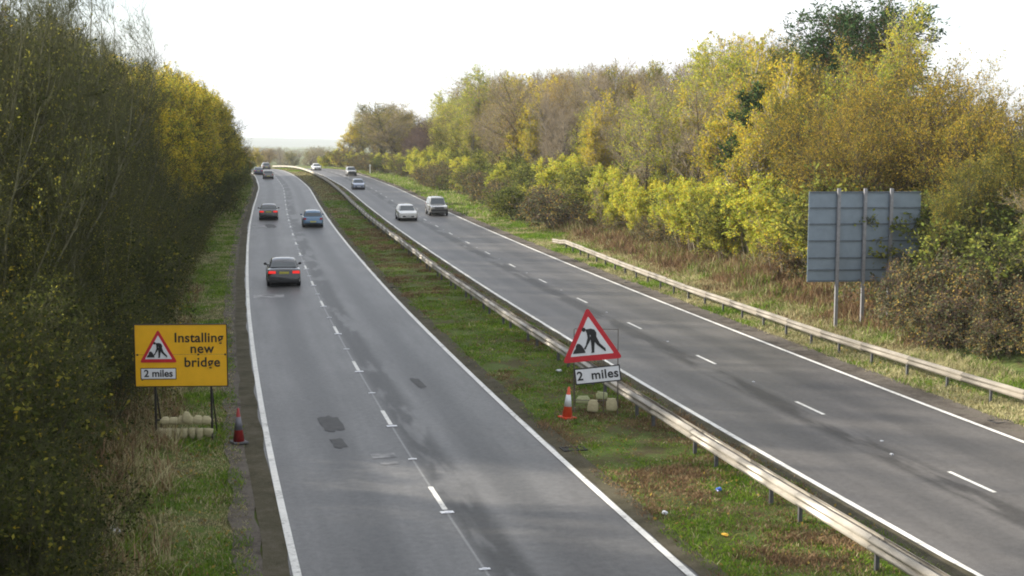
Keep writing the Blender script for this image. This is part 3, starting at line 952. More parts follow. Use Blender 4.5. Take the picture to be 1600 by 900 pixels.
# --- right wood, the rest
# <plant lists>  kind, offset from the road line, distance ahead, height, row, spread
RIGHT_WOOD = [
    ('brown', 32.5, 43.2, 5.5, 0, 1.15), ('olive', 32.4, 50.4, 6.2, 0, 1.15), ('olive', 37, 50.4, 6.9, 1, 1.15), ('olive', 34.4, 52.6, 6.1, 0, 1.15), ('olive', 36.6, 53.2, 6.4, 1, 1.15),
    ('oak', 32.1, 58.7, 8.4, 0, 0.85), ('olive', 37, 57.9, 7.4, 1, 1.15), ('olive', 41.4, 57, 7.4, 2, 1.15), ('oak', 33, 62.6, 8.6, 0, 0.85), ('oak', 38, 62.2, 8.8, 1, 0.85),
    ('brown', 41.3, 61.2, 8, 2, 1), ('olive', 46.6, 61.9, 6.9, 2, 1.15), ('oak', 33.8, 65.5, 9.6, 0, 0.85), ('oak', 38.7, 65.3, 8.6, 1, 0.85), ('brown', 41.6, 66.8, 8.4, 2, 1),
    ('olive', 47.1, 68.2, 7.3, 2, 1.15), ('olive', 34, 70.6, 9.5, 0, 1), ('oak', 38.8, 71.8, 9.7, 1, 0.85), ('oak', 42.3, 69.9, 10.4, 2, 0.85), ('olive', 47.2, 70.4, 8.2, 2, 1),
    ('yellow', 32.3, 76.1, 11.6, 0, 1), ('olive', 37.1, 76.6, 10.2, 1, 1), ('oak', 41, 75.8, 12.1, 2, 0.85), ('olive', 46.8, 74.3, 8.2, 2, 1), ('yellow', 33.1, 79.3, 11.6, 0, 1),
    ('olive', 37.4, 81.5, 11.4, 1, 1), ('oak', 41.4, 79.4, 11.8, 2, 0.85), ('bare2', 47.8, 78.8, 10.1, 2, 1), ('yellow', 33.2, 84.8, 9.8, 0, 1), ('olive', 37.5, 84.4, 11.9, 1, 1),
    ('olive', 42.7, 84, 12.6, 2, 1), ('bare2', 33.4, 88.2, 10.5, 0, 1), ('lime', 38.8, 88, 12.5, 1, 1), ('olive', 42.2, 89.3, 11.7, 2, 1), ('lime', 32.7, 92.5, 9.7, 0, 1),
    ('lime', 37.9, 92.7, 12.9, 1, 1), ('olive', 42.9, 92.7, 13.7, 2, 1), ('bare2', 32.3, 97.1, 10.8, 0, 1), ('yellow', 38.6, 98.7, 12.4, 1, 1), ('olive', 42.6, 98.3, 13.2, 2, 1),
    ('lime', 33.3, 101.4, 10.5, 0, 1), ('bare2', 36.3, 102.7, 10.7, 1, 1), ('yellow', 41.2, 102.4, 14.5, 2, 1), ('bare', 45.8, 102.4, 13.9, 2, 1), ('bare2', 34.2, 105.3, 8.6, 0, 1),
    ('lime', 37.6, 106.3, 11.4, 1, 1), ('yellow', 42.3, 106, 14.4, 2, 1), ('bare', 46.7, 107.1, 14.1, 2, 1), ('bare2', 34.2, 111.9, 10.3, 0, 1), ('lime', 37.6, 112.3, 10.9, 1, 1),
    ('lime', 41.6, 110.9, 14, 2, 1), ('bare2', 46.8, 111.8, 15.6, 2, 1), ('yellow', 33.1, 115.3, 9.5, 0, 1), ('bare', 38.7, 115.4, 12.4, 1, 1), ('lime', 42.8, 113.9, 14.5, 2, 1),
    ('bare', 47.2, 113.9, 15.3, 2, 1), ('yellow', 34.2, 119, 10.6, 0, 1), ('yellow', 36.8, 119.4, 11.1, 1, 1), ('bare', 42.9, 119.2, 13.1, 2, 1), ('bare', 48.3, 118.8, 15.4, 2, 1),
    ('lime', 34.4, 122.5, 9.9, 0, 1), ('bare', 36.3, 122.9, 12.2, 1, 1), ('bare2', 40.8, 123.2, 12.1, 2, 1), ('bare', 47.1, 122.4, 14.6, 2, 1), ('bare', 32.5, 129.3, 9.7, 0, 1),
    ('bare', 36.9, 129.1, 12.4, 1, 1), ('olive', 42.9, 128.5, 13.8, 2, 1), ('bare2', 46, 126.9, 14, 2, 1), ('bare', 32.7, 132.3, 10.5, 0, 1), ('bare', 38, 132.3, 13.2, 1, 1),
    ('rust', 41.4, 131.3, 13, 2, 1), ('bare', 47.1, 134, 13.4, 2, 1), ('bare', 33.7, 138.7, 11.6, 0, 1), ('bare2', 38.4, 139.5, 12.5, 1, 1), ('lime', 41.9, 139.7, 14, 2, 1),
    ('bare', 47.5, 139.5, 14.1, 2, 1), ('yellow', 33.1, 144.5, 10, 0, 1), ('bare2', 37.6, 143.9, 12.4, 1, 1), ('olive', 41.8, 144.1, 14, 2, 1), ('bare', 46.3, 142.6, 14.4, 2, 1),
    ('yellow', 32, 150.1, 11.4, 0, 1), ('rust', 38, 151.2, 11.5, 1, 1), ('bare', 42.4, 148.7, 15.3, 2, 1), ('bare', 47.5, 151.2, 14, 2, 1), ('rust', 33, 155.6, 9.9, 0, 1),
    ('rust', 37.6, 154.3, 12.8, 1, 1), ('yellow', 42.2, 154.5, 13.6, 2, 1), ('bare', 46, 156.4, 14.1, 2, 1), ('rust', 33.2, 161.4, 10.5, 0, 1), ('yellow', 36.3, 160.4, 12.9, 1, 1),
    ('bare2', 42.5, 161, 13.9, 2, 1), ('bare', 47.1, 160, 14, 2, 1), ('brown', 32.2, 166.5, 10.3, 0, 1), ('yellow', 37.2, 166.3, 11.8, 1, 1), ('rust', 40.9, 166.9, 14.5, 2, 1),
    ('bare', 47, 167.6, 15.3, 2, 1), ('bare2', 33.1, 173.2, 10.6, 0, 1), ('yellow', 38.1, 170.5, 11.8, 1, 1), ('rust', 41.8, 173.4, 15, 2, 1), ('bare', 48.1, 170.7, 15.5, 2, 1),
    ('brown', 33.5, 176.4, 10.8, 0, 1), ('brown', 38.6, 176.9, 13.6, 1, 1), ('lime', 42.6, 177.2, 14.3, 2, 1), ('bare2', 46.8, 178.6, 16.1, 2, 1), ('brown', 34.5, 181.7, 10.4, 0, 1),
    ('brown', 36.5, 182.9, 11.9, 1, 1), ('bare2', 42, 182.2, 15.5, 2, 1), ('bare2', 46.9, 181.6, 16.2, 2, 1), ('lime', 32.7, 190.1, 10.5, 0, 1), ('brown', 36.6, 187.7, 12.9, 1, 1),
    ('yellow', 41.9, 190, 14.9, 2, 1), ('bare', 46.1, 188.1, 14.8, 2, 1), ('brown', 34.2, 192.9, 10.5, 0, 1), ('brown', 36.4, 193.8, 12.1, 1, 1), ('rust', 43.2, 194.3, 14.1, 2, 1),
    ('bare', 46.9, 193.8, 14.9, 2, 1), ('olive', 33.8, 198.5, 10.7, 0, 1), ('brown', 37.2, 198.7, 14.6, 1, 1), ('yellow', 41.2, 200.6, 14.7, 2, 1), ('bare', 47.6, 200.7, 14.9, 2, 1),
    ('olive', 32.4, 204.6, 8.9, 0, 1), ('brown', 38.7, 205.4, 12.5, 1, 1), ('yellow', 42.5, 205.4, 14.5, 2, 1), ('bare', 48.3, 205.8, 15.8, 2, 1), ('lime', 33.8, 212.6, 9.4, 0, 1),
    ('bare2', 37.4, 209.9, 13.6, 1, 1), ('brown', 41.7, 209.8, 14.3, 2, 1), ('bare', 46.9, 212.3, 16.1, 2, 1), ('olive', 32.4, 218.2, 8.4, 0, 1), ('brown', 37.6, 216.5, 11.9, 1, 1),
    ('brown', 40.9, 217.7, 16.4, 2, 1), ('bare', 47.9, 217.1, 15.3, 2, 1), ('lime', 32.8, 222.2, 7.8, 0, 1), ('lime', 36.5, 222.5, 11.1, 1, 1), ('bare2', 43, 223, 16.8, 2, 1),
    ('bare', 46.5, 221.2, 15, 2, 1), ('purple', 32.7, 229, 6.8, 0, 1.4375), ('lime', 36.8, 226.7, 11.2, 1, 1.25), ('brown', 42.4, 229.5, 15.2, 2, 1.25),
    ('bare', 45.8, 228.6, 15.4, 2, 1.25), ('purple', 34.2, 234.8, 6.8, 0, 1.4375), ('lime', 37.2, 234.5, 12.5, 1, 1.25), ('bare2', 42.4, 234.9, 16.1, 2, 1.25),
    ('bare', 46.1, 232.1, 16.7, 2, 1.25), ('purple', 33.7, 239.9, 6.8, 0, 1.4375), ('lime', 37.2, 240.2, 10.9, 1, 1.25), ('lime', 41.1, 238.6, 14.5, 2, 1.25),
    ('bare2', 45.9, 238.5, 17, 2, 1.25), ('purple', 32.2, 243.3, 7.8, 0, 1.25), ('olive', 37.3, 245.8, 10.2, 1, 1.25), ('lime', 42.1, 243.3, 14, 2, 1.25),
    ('bare', 45.7, 244.3, 16.6, 2, 1.25), ('purple', 32.1, 251.1, 7, 0, 1.4375), ('lime', 38, 249.3, 11, 1, 1.25), ('lime', 41, 251.3, 13.5, 2, 1.25), ('purple', 33, 255.9, 6.7, 0, 1.4375),
    ('lime', 38.6, 256.9, 9.9, 1, 1.25), ('lime', 41, 256.3, 14.2, 2, 1.25), ('purple', 32.4, 262.2, 6.4, 0, 1.4375), ('purple', 36.8, 262.9, 8.4, 1, 1.25),
    ('lime', 41.9, 261.1, 13.2, 2, 1.25), ('purple', 33.2, 266.6, 7.7, 0, 1.25), ('purple', 37.2, 268.1, 8.4, 1, 1.25), ('lime', 42.4, 268.2, 14.5, 2, 1.25),
    ('olive', 32.9, 273.2, 7, 0, 1.4375), ('purple', 36.3, 272.8, 7.1, 1, 1.4375), ('lime', 42.6, 271.5, 14.3, 2, 1.25), ('yellow', 33.9, 279.3, 7.6, 0, 1.25),
    ('purple', 37.8, 279.6, 8.1, 1, 1.25), ('purple', 40.7, 278, 9.6, 2, 1.25), ('olive', 32.4, 284.3, 8.6, 0, 1.25), ('purple', 37.8, 284.6, 7.6, 1, 1.25),
    ('purple', 42.1, 284, 10.1, 2, 1.25), ('brown', 33.9, 289.4, 8.5, 0, 1.25), ('purple', 38.3, 289.7, 7.5, 1, 1.25), ('purple', 42.5, 289.9, 9.5, 2, 1.25),
    ('olive', 32.1, 294.5, 8.8, 0, 1.25), ('purple', 38.4, 295.6, 8.8, 1, 1.25), ('purple', 43.2, 294.9, 8.7, 2, 1.25), ('brown', 32.5, 302.2, 8.8, 0, 1.25),
    ('olive', 38.7, 301.3, 9.2, 1, 1.25), ('purple', 40.9, 300.7, 7.9, 2, 1.25), ('brown', 33.9, 305.9, 9.7, 0, 1.25), ('olive', 37.2, 306.9, 10.2, 1, 1.25),
    ('purple', 42.3, 307.7, 8.4, 2, 1.25), ('olive', 33.7, 310.7, 10.1, 0, 1.25), ('olive', 36.5, 311.2, 10.2, 1, 1.25), ('brown', 40.9, 313, 10.3, 2, 1.25),
    ('brown', 33.9, 318, 9.1, 0, 1.25), ('yellow', 37.8, 317.8, 11.3, 1, 1.25), ('olive', 41.8, 317.3, 9.9, 2, 1.25), ('olive', 32.6, 322.6, 9.8, 0, 1.25),
    ('olive', 36.3, 322.2, 10.8, 1, 1.25), ('olive', 41.5, 323, 10.2, 2, 1.25), ('brown', 32.1, 329.5, 9.1, 0, 1.25), ('olive', 38.4, 328.2, 12.3, 1, 1.25),
    ('brown', 42.3, 330.1, 12.2, 2, 1.25), ('olive', 33.6, 332.8, 8.4, 0, 1.25), ('yellow', 37.8, 333.3, 10.9, 1, 1.25), ('brown', 42.8, 335.2, 12.8, 2, 1.25),
]
RIGHT_UNDERSTOREY = [
    ('bush', 31.8, 46.9, 4.2, 1, 1.25), ('bush', 32.8, 50.3, 4.4, 1, 1.25), ('bush', 32.3, 53.6, 4.5, 1, 1.25), ('bush', 32.1, 58, 5.3, 1, 1.25), ('bush', 33.3, 61.6, 5.3, 1, 1.25),
    ('bush', 32.8, 64.4, 4.3, 1, 1.25), ('willow', 32.1, 69.6, 4, 1, 1.25), ('willow', 32, 72.7, 4.9, 1, 1.25), ('bush', 31.6, 75.6, 3.9, 1, 1.25), ('brown', 33.1, 79.5, 3.7, 1, 1.25),
    ('bush', 33.4, 83.5, 3.4, 1, 1.25), ('bush', 31.9, 86.9, 4.2, 1, 1.25), ('willow', 31.8, 91.1, 3.7, 1, 1.25), ('willow', 32.3, 94.6, 3.2, 1, 1.25), ('bush', 32.9, 98.2, 3.2, 1, 1.25),
    ('willow', 32.5, 101.9, 3.4, 1, 1.25), ('willow', 33.3, 105.7, 4.2, 1, 1.25), ('bush', 32.3, 109.3, 4.5, 1, 1.25), ('willow', 33.1, 112, 3.3, 1, 1.25),
    ('brown', 32.2, 115.5, 4.5, 1, 1.25), ('brown', 33.2, 119.5, 3.3, 1, 1.25), ('willow', 31.4, 123.4, 5, 1, 1.25), ('willow', 32.3, 125.4, 5, 1, 1.25),
    ('bush', 31.7, 129.3, 4.9, 1, 1.25), ('bush', 32.2, 134.6, 3.7, 1, 1.25), ('bush', 32.2, 138.4, 4, 1, 1.25), ('bush', 31.4, 145.1, 4.9, 1, 1.25), ('willow', 31.6, 149.2, 4.1, 1, 1.25),
    ('bush', 31.7, 156.1, 4.3, 1, 1.25), ('willow', 32, 160.4, 3.7, 1, 1.25), ('brown', 33.2, 165.7, 3.6, 1, 1.25), ('bush', 32.3, 171.4, 4.6, 1, 1.25),
    ('willow', 32.1, 176.9, 4.3, 1, 1.25), ('brown', 33.3, 182.3, 3.4, 1, 1.25), ('bush', 32.7, 188.2, 5.2, 1, 1.25), ('willow', 32.5, 195, 3.7, 1, 1.25),
    ('bush', 32.5, 198.6, 3.2, 1, 1.25), ('willow', 32.2, 205.1, 4.8, 1, 1.25), ('willow', 31.4, 210.4, 4.3, 1, 1.25), ('bush', 32.6, 215.2, 4.3, 1, 1.25),
    ('willow', 31.5, 222.4, 4.9, 1, 1.25), ('willow', 32.5, 227, 4.6, 1, 1.25), ('bush', 33.2, 232.7, 3.8, 1, 1.25), ('brown', 32.6, 239, 4.6, 1, 1.25), ('willow', 32, 243.8, 4.5, 1, 1.25),
    ('bush', 32.7, 249.6, 4.4, 1, 1.25), ('brown', 32.2, 254.2, 4.4, 1, 1.25), ('brown', 36, 50.9, 3.8, 1, 1.25), ('bush', 35.1, 53.6, 4.2, 1, 1.25), ('bush', 35.7, 57.5, 3.8, 1, 1.25),
    ('bush', 36.6, 61.1, 5, 1, 1.25), ('willow', 36.3, 64.5, 4.9, 1, 1.25), ('brown', 36.4, 69.6, 4.2, 1, 1.25), ('willow', 36.8, 72.6, 4.4, 1, 1.25), ('bush', 36.8, 76.1, 3.2, 1, 1.25),
    ('brown', 35.1, 79.6, 5.1, 1, 1.25), ('brown', 35.1, 83, 4.1, 1, 1.25), ('willow', 36.1, 87, 3.7, 1, 1.25), ('bush', 36.9, 90.8, 4.8, 1, 1.25), ('bush', 36.2, 93.1, 4.2, 1, 1.25),
    ('brown', 36.3, 98, 3.4, 1, 1.25), ('bush', 36.3, 100.4, 4.9, 1, 1.25), ('bush', 35.5, 104.4, 5.1, 1, 1.25), ('willow', 35.6, 108.3, 3.5, 1, 1.25), ('bush', 35.4, 111.6, 4.5, 1, 1.25),
    ('willow', 35.9, 115.3, 3.4, 1, 1.25), ('brown', 35.9, 119.2, 4.1, 1, 1.25), ('willow', 35.4, 122.1, 4.3, 1, 1.25), ('bush', 36.9, 127.2, 3.5, 1, 1.25),
    ('willow', 35.5, 130, 5.3, 1, 1.25), ('willow', 35.4, 133.9, 4.1, 1, 1.25), ('bush', 36.6, 138.7, 3.4, 1, 1.25), ('bush', 35.5, 145.3, 4.3, 1, 1.25), ('bush', 36, 151, 3.5, 1, 1.25),
    ('bush', 36.5, 154.8, 5.1, 1, 1.25), ('brown', 35.6, 160.5, 4.9, 1, 1.25), ('willow', 36.1, 166.9, 4.8, 1, 1.25), ('willow', 35.5, 172.8, 5.1, 1, 1.25),
    ('bush', 35.6, 178, 4.1, 1, 1.25), ('bush', 36.7, 182.2, 3.4, 1, 1.25), ('bush', 35.1, 189.2, 5.2, 1, 1.25), ('bush', 36, 194, 3.4, 1, 1.25), ('brown', 35.8, 199.7, 4.6, 1, 1.25),
    ('bush', 36.4, 206, 5.3, 1, 1.25), ('bush', 35.9, 209.9, 3.7, 1, 1.25), ('bush', 36.2, 215.3, 5.4, 1, 1.25), ('willow', 36.1, 220.8, 3.9, 1, 1.25),
    ('willow', 35.9, 226.2, 5.1, 1, 1.25), ('willow', 37, 232.4, 4.6, 1, 1.25), ('bush', 36.8, 238.9, 4.8, 1, 1.25), ('bush', 35.1, 242.7, 4.9, 1, 1.25),
    ('willow', 35.9, 249.2, 4.9, 1, 1.25), ('bush', 36.3, 254.2, 4.8, 1, 1.25), ('willow', 39.3, 54.3, 3.7, 1, 1.25), ('willow', 40.5, 59, 3.5, 1, 1.25), ('bush', 39.3, 62, 3.8, 1, 1.25),
    ('willow', 39.9, 65.8, 4.3, 1, 1.25), ('bush', 39.6, 69.1, 4.7, 1, 1.25), ('brown', 40.1, 71.6, 4.9, 1, 1.25), ('brown', 39.7, 76, 5.1, 1, 1.25), ('brown', 40.7, 80.4, 3.8, 1, 1.25),
    ('bush', 39.7, 82.5, 4.1, 1, 1.25), ('willow', 39.8, 86.4, 3.6, 1, 1.25), ('bush', 40.9, 89.4, 5.3, 1, 1.25), ('willow', 39.6, 94.3, 4.1, 1, 1.25), ('willow', 40.7, 97.3, 4.8, 1, 1.25),
    ('brown', 40, 101.8, 3.2, 1, 1.25), ('bush', 40.2, 104.9, 4.3, 1, 1.25), ('bush', 39.9, 107.5, 4.4, 1, 1.25), ('bush', 40, 112.5, 3.6, 1, 1.25), ('brown', 39.3, 115.1, 5, 1, 1.25),
    ('willow', 40.3, 119, 5.1, 1, 1.25), ('bush', 40.3, 122.2, 3.7, 1, 1.25), ('brown', 39.1, 126.1, 4.5, 1, 1.25), ('bush', 39.4, 129.7, 4.5, 1, 1.25),
    ('willow', 40.5, 134.2, 4.8, 1, 1.25), ('brown', 40.8, 139.8, 3.5, 1, 1.25), ('bush', 39.1, 144, 3.6, 1, 1.25), ('willow', 39.3, 150.9, 4.2, 1, 1.25),
    ('bush', 39.6, 154.6, 4.9, 1, 1.25), ('brown', 40.5, 161, 4.6, 1, 1.25), ('brown', 40.2, 166, 4.6, 1, 1.25), ('brown', 39.9, 171.5, 3.3, 1, 1.25), ('bush', 39.7, 177.7, 5.2, 1, 1.25),
    ('willow', 39.3, 182.1, 4.1, 1, 1.25), ('willow', 39.6, 188.4, 4.9, 1, 1.25), ('willow', 39.2, 194.5, 3.7, 1, 1.25), ('willow', 39.8, 198.9, 5.3, 1, 1.25),
    ('brown', 39.5, 205.6, 4.7, 1, 1.25), ('bush', 40.7, 211.1, 5.1, 1, 1.25), ('willow', 40.8, 216.7, 5.2, 1, 1.25), ('willow', 40.1, 222.1, 3.6, 1, 1.25),
    ('bush', 40.2, 226.5, 4.4, 1, 1.25), ('bush', 40.7, 232.9, 4.8, 1, 1.25), ('willow', 39.9, 238.4, 3.6, 1, 1.25), ('willow', 40.1, 244.5, 4.8, 1, 1.25),
    ('willow', 40.4, 250, 5, 1, 1.25), ('bush', 39.7, 254.6, 4, 1, 1.25),
]
LEFT_WOOD = [
    ('tangle', -3.3, 33.2, 5, 0, 1), ('whip2', -4.7, 32.2, 7.8, 1, 1), ('whip2', -5.7, 34.8, 7.7, 1, 1), ('whip', -4, 38.1, 6.8, 0, 1.25), ('whip', -4.9, 38.3, 7.7, 1, 1),
    ('whip', -5.7, 40.5, 9.4, 1, 1), ('whip2', -3.8, 43.1, 5.2, 0, 1.25), ('whip2', -5.6, 41.8, 8.7, 1, 1), ('whip', -7.5, 43.2, 12.3, 2, 1), ('whip', -3.1, 45.4, 6.1, 0, 1.25),
    ('whip2', -5.4, 45.7, 10.5, 1, 1), ('whip', -8.1, 44.6, 12, 2, 1), ('whip', -4.2, 48.4, 4.6, 0, 1.25), ('whip', -4.9, 47.3, 10, 1, 1), ('whip2', -7.7, 47.7, 11.8, 2, 1),
    ('tangle', -3.4, 50.5, 5, 0, 1), ('whip2', -4.7, 51.2, 9.7, 1, 1), ('whip2', -8.1, 51.7, 12.7, 2, 1), ('bare2', -9.5, 51.6, 13.6, 2, 1), ('tangle', -4.1, 53.5, 5, 0, 1),
    ('whip2', -7.7, 54, 12.9, 2, 1), ('whip', -10.3, 53.9, 13.6, 2, 1), ('whip', -3.9, 55.6, 6.5, 0, 1.25), ('whip2', -5.6, 57, 8.1, 1, 1), ('whip2', -8.1, 57.3, 13.3, 2, 1),
    ('whip2', -9.5, 55.6, 14.5, 2, 1), ('whip2', -5.8, 58.1, 8.1, 1, 1), ('whip2', -7.2, 60, 13.7, 2, 1), ('whip', -10.7, 58.4, 14, 2, 1), ('whip', -3, 61.1, 5.5, 0, 1.25),
    ('whip', -6, 61.1, 8.9, 1, 1), ('whip', -10.3, 61.1, 14.8, 2, 1), ('whip', -4.1, 64, 6.5, 0, 1.25), ('whip2', -5.2, 65, 8.3, 1, 1), ('whip2', -7.9, 63.8, 13.5, 2, 1),
    ('whip', -10.1, 64.8, 14.2, 2, 1), ('whip2', -4.1, 66.1, 5.3, 0, 1.25), ('whip', -5.8, 67.7, 9.1, 1, 1), ('whip2', -6.9, 67.4, 13, 2, 1), ('whip', -3.8, 69, 6.2, 0, 1.25),
    ('whip', -5.2, 70.1, 8.2, 1, 1), ('whip2', -7.2, 69.9, 12.5, 2, 1), ('whip2', -9.6, 70.6, 13.6, 2, 1), ('whip', -3.6, 72.4, 6, 0, 1.25), ('whip', -4.6, 73.3, 7.8, 1, 1),
    ('whip2', -7.8, 73, 12.4, 2, 1), ('whip', -9.9, 72.1, 14.3, 2, 1), ('whip', -3.2, 76.3, 4.8, 0, 1.25), ('whip2', -4.5, 74.9, 9.8, 1, 1), ('whip', -6.6, 74.1, 11.3, 2, 1),
    ('whip2', -10.6, 75.9, 13.9, 2, 1), ('tangle', -3.5, 78.2, 5, 0, 1), ('whip', -5, 78.4, 8.2, 1, 1), ('whip2', -7.5, 79.1, 12.5, 2, 1), ('whip2', -9.5, 77.8, 14.9, 2, 1),
    ('whip', -3.4, 80.2, 5, 0, 1.25), ('whip', -5.4, 80.5, 9.8, 1, 1), ('whip2', -7.4, 79.8, 12.7, 2, 1), ('whip', -3, 83.1, 5.4, 0, 1.25), ('whip2', -5.2, 83.9, 9.4, 1, 1),
    ('whip2', -7.4, 84.4, 11.4, 2, 1), ('whip', -10.5, 84.4, 13.7, 2, 1), ('whip2', -4.1, 86.1, 6.7, 0, 1.25), ('whip2', -5, 85.4, 8.1, 1, 1), ('whip2', -7.9, 85.8, 11.7, 2, 1),
    ('whip2', -10.5, 85.2, 14.6, 2, 1), ('whip', -4.3, 89.9, 5.1, 0, 1.25), ('whip', -5.7, 88.8, 7.9, 1, 1), ('whip2', -8, 88.2, 12.1, 2, 1), ('bare2', -10.9, 89.8, 14, 2, 1),
    ('tangle', -3.2, 90.5, 5, 0, 1), ('whip2', -6.1, 92.1, 8.1, 1, 1), ('whip2', -7.2, 91.9, 11.7, 2, 1), ('whip', -3.3, 95, 5.5, 0, 1.25), ('whip', -5.7, 95.7, 9.3, 1, 1),
    ('whip2', -7.4, 95.3, 12.4, 2, 1), ('whip2', -10.2, 95.4, 14.5, 2, 1), ('tangle', -3.5, 97.5, 5, 0, 1), ('whip', -5.6, 98, 8.3, 1, 1), ('whip2', -7.8, 98.6, 13.1, 2, 1),
    ('whip', -9.9, 98.4, 14.3, 2, 1), ('whip2', -3.8, 101.1, 5.2, 0, 1.25), ('maple', -5, 101.8, 8.2, 1, 1), ('maple', -6.8, 102.1, 12.1, 2, 1), ('maple', -10.3, 103.1, 14.1, 2, 1),
    ('maple', -4, 106.7, 6.5, 0, 1.25), ('whip', -5.1, 105.5, 7.9, 1, 1), ('whip2', -7.2, 105.3, 12.2, 2, 1), ('whip', -10.4, 106.4, 13.9, 2, 1), ('whip', -3.5, 109.2, 6.3, 0, 1.25),
    ('whip2', -8, 110.3, 12.4, 2, 1), ('whip', -9.6, 109.5, 13.6, 2, 1), ('maple', -4.6, 111.9, 8.1, 1, 1), ('maple', -6.9, 112.6, 11.7, 2, 1), ('maple', -4, 116.5, 9.7, 0, 1.25),
    ('whip2', -5.2, 115.6, 11.4, 1, 1), ('maple', -7.4, 117, 13.2, 2, 1), ('whip', -10, 116.1, 14.4, 2, 1), ('whip', -4.1, 120.7, 8.4, 0, 1.25), ('whip', -4.5, 120.7, 11.8, 1, 1),
    ('whip2', -7.3, 121.1, 12.7, 2, 1), ('whip', -9.9, 121.2, 14.2, 2, 1), ('whip', -3.9, 125, 8.6, 0, 1.25), ('maple', -5.2, 124.3, 12.3, 1, 1), ('maple', -7.5, 123.6, 12.2, 2, 1),
    ('whip2', -9.9, 124.9, 14.4, 2, 1), ('whip', -3.1, 126.8, 8.3, 0, 1.25), ('maple', -3.8, 127.6, 11.9, 1, 1), ('maple', -7.5, 127.4, 12.3, 2, 1), ('whip2', -10.6, 127.8, 14.6, 2, 1),
    ('maple', -4.1, 131.3, 8.3, 0, 1.25), ('whip', -5.3, 132, 12, 1, 1), ('maple', -7.6, 131.6, 12.2, 2, 1), ('whip2', -9.9, 131.4, 14.1, 2, 1), ('maple', -3.5, 135.3, 8.4, 0, 1.25),
    ('maple', -4.6, 135.5, 10.9, 1, 1), ('whip', -7.2, 134.7, 13.1, 2, 1), ('whip2', -10.8, 133.4, 14.4, 2, 1), ('yellow', -4.3, 137.9, 8.7, 0, 1.25), ('maple', -4.6, 138.1, 11.1, 1, 1),
    ('maple', -7, 137.8, 11.9, 2, 1), ('whip2', -9.5, 138.7, 14.2, 2, 1), ('yellow', -3.7, 142.3, 8.7, 0, 1.25), ('maple', -3.8, 142.1, 10.4, 1, 1), ('whip', -8.1, 140.8, 12.3, 2, 1),
    ('maple', -9.5, 141.1, 13.5, 2, 1), ('yellow', -2.8, 145.1, 7.3, 0, 1.25), ('maple', -4, 146, 11.7, 1, 1), ('maple', -8, 145, 12.4, 2, 1), ('maple', -4, 148.7, 8.2, 0, 1.25),
    ('whip', -4, 148, 10.4, 1, 1), ('whip2', -9.4, 148.6, 14, 2, 1), ('maple', -7.9, 151.7, 12.7, 2, 1), ('whip2', -10.3, 153.6, 14.7, 2, 1), ('maple', -3.5, 155.3, 8.7, 0, 1.25),
    ('maple', -4.4, 155.7, 10.5, 1, 1), ('maple', -6.7, 156.8, 13.2, 2, 1), ('whip', -2.8, 159.4, 9.3, 0, 1.25), ('maple', -5.1, 160.3, 11.5, 1, 1), ('whip', -8.1, 160.5, 13.1, 2, 1),
    ('whip2', -9.7, 161, 13.5, 2, 1), ('maple', -3.2, 162.5, 9.1, 0, 1.25), ('maple', -3.9, 164.5, 11.5, 1, 1), ('yellow', -7.9, 162.8, 13.2, 2, 1), ('maple', -9.9, 162.7, 13.9, 2, 1),
    ('maple', -4.2, 166.3, 9.1, 0, 1.25), ('whip', -4.9, 167.2, 10.8, 1, 1), ('maple', -6.9, 166.6, 13.3, 2, 1), ('maple', -10, 167.1, 14.7, 2, 1), ('maple', -3.7, 169.9, 9.4, 0, 1.25),
    ('yellow', -4.7, 170.3, 10.8, 1, 1), ('maple', -7, 171.7, 12.1, 2, 1), ('maple', -10, 169.8, 14.5, 2, 1), ('maple', -4, 174.8, 7.6, 0, 1.25), ('maple', -4.7, 175.4, 10.7, 1, 1),
    ('whip', -7.6, 175.3, 12.4, 2, 1), ('whip2', -10.3, 173.9, 13.8, 2, 1), ('maple', -3.6, 177.4, 9, 0, 1.25), ('whip', -4.4, 178.2, 11.4, 1, 1), ('maple', -6.8, 176.9, 12.6, 2, 1),
    ('maple', -10.7, 177.8, 13.9, 2, 1), ('yellow', -3.4, 180.8, 6.8, 0, 1.25), ('whip', -4.2, 180.4, 10.9, 1, 1), ('maple', -7.3, 181.5, 12.9, 2, 1), ('maple', -9.5, 180.6, 14, 2, 1),
    ('maple', -3.3, 185.3, 8.9, 0, 1.25), ('yellow', -5.2, 183.9, 11.6, 1, 1), ('maple', -7.7, 183.8, 13.1, 2, 1), ('whip2', -10, 186.1, 14.4, 2, 1), ('maple', -3.1, 188, 8.6, 0, 1.25),
    ('maple', -5.3, 189, 12, 1, 1), ('yellow', -7.5, 189.1, 12.8, 2, 1), ('whip2', -10.8, 187.6, 13.5, 2, 1), ('maple', -4, 191.2, 7.3, 0, 1.25), ('maple', -4.1, 192.8, 11.4, 1, 1),
    ('maple', -6.8, 191.2, 12.5, 2, 1), ('maple', -9.7, 193.3, 14.8, 2, 1), ('whip', -3.5, 196.1, 7.3, 0, 1.25), ('maple', -4.5, 195.7, 10.8, 1, 1), ('yellow', -7.6, 196.5, 13, 2, 1),
    ('maple', -9.6, 195.1, 14.4, 2, 1), ('yellow', -3.1, 199.2, 8.5, 0, 1.25), ('whip', -5, 199.9, 11.5, 1, 1), ('maple', -8.1, 198.7, 13.2, 2, 1), ('yellow', -4.2, 202.6, 7.8, 0, 1.25),
    ('maple', -4, 202.4, 10.7, 1, 1), ('maple', -6.6, 204.1, 12.7, 2, 1), ('whip2', -9.9, 203.7, 14.4, 2, 1), ('maple', -3.2, 206.1, 6.5, 0, 1.25), ('yellow', -5.4, 207.4, 12.1, 1, 1),
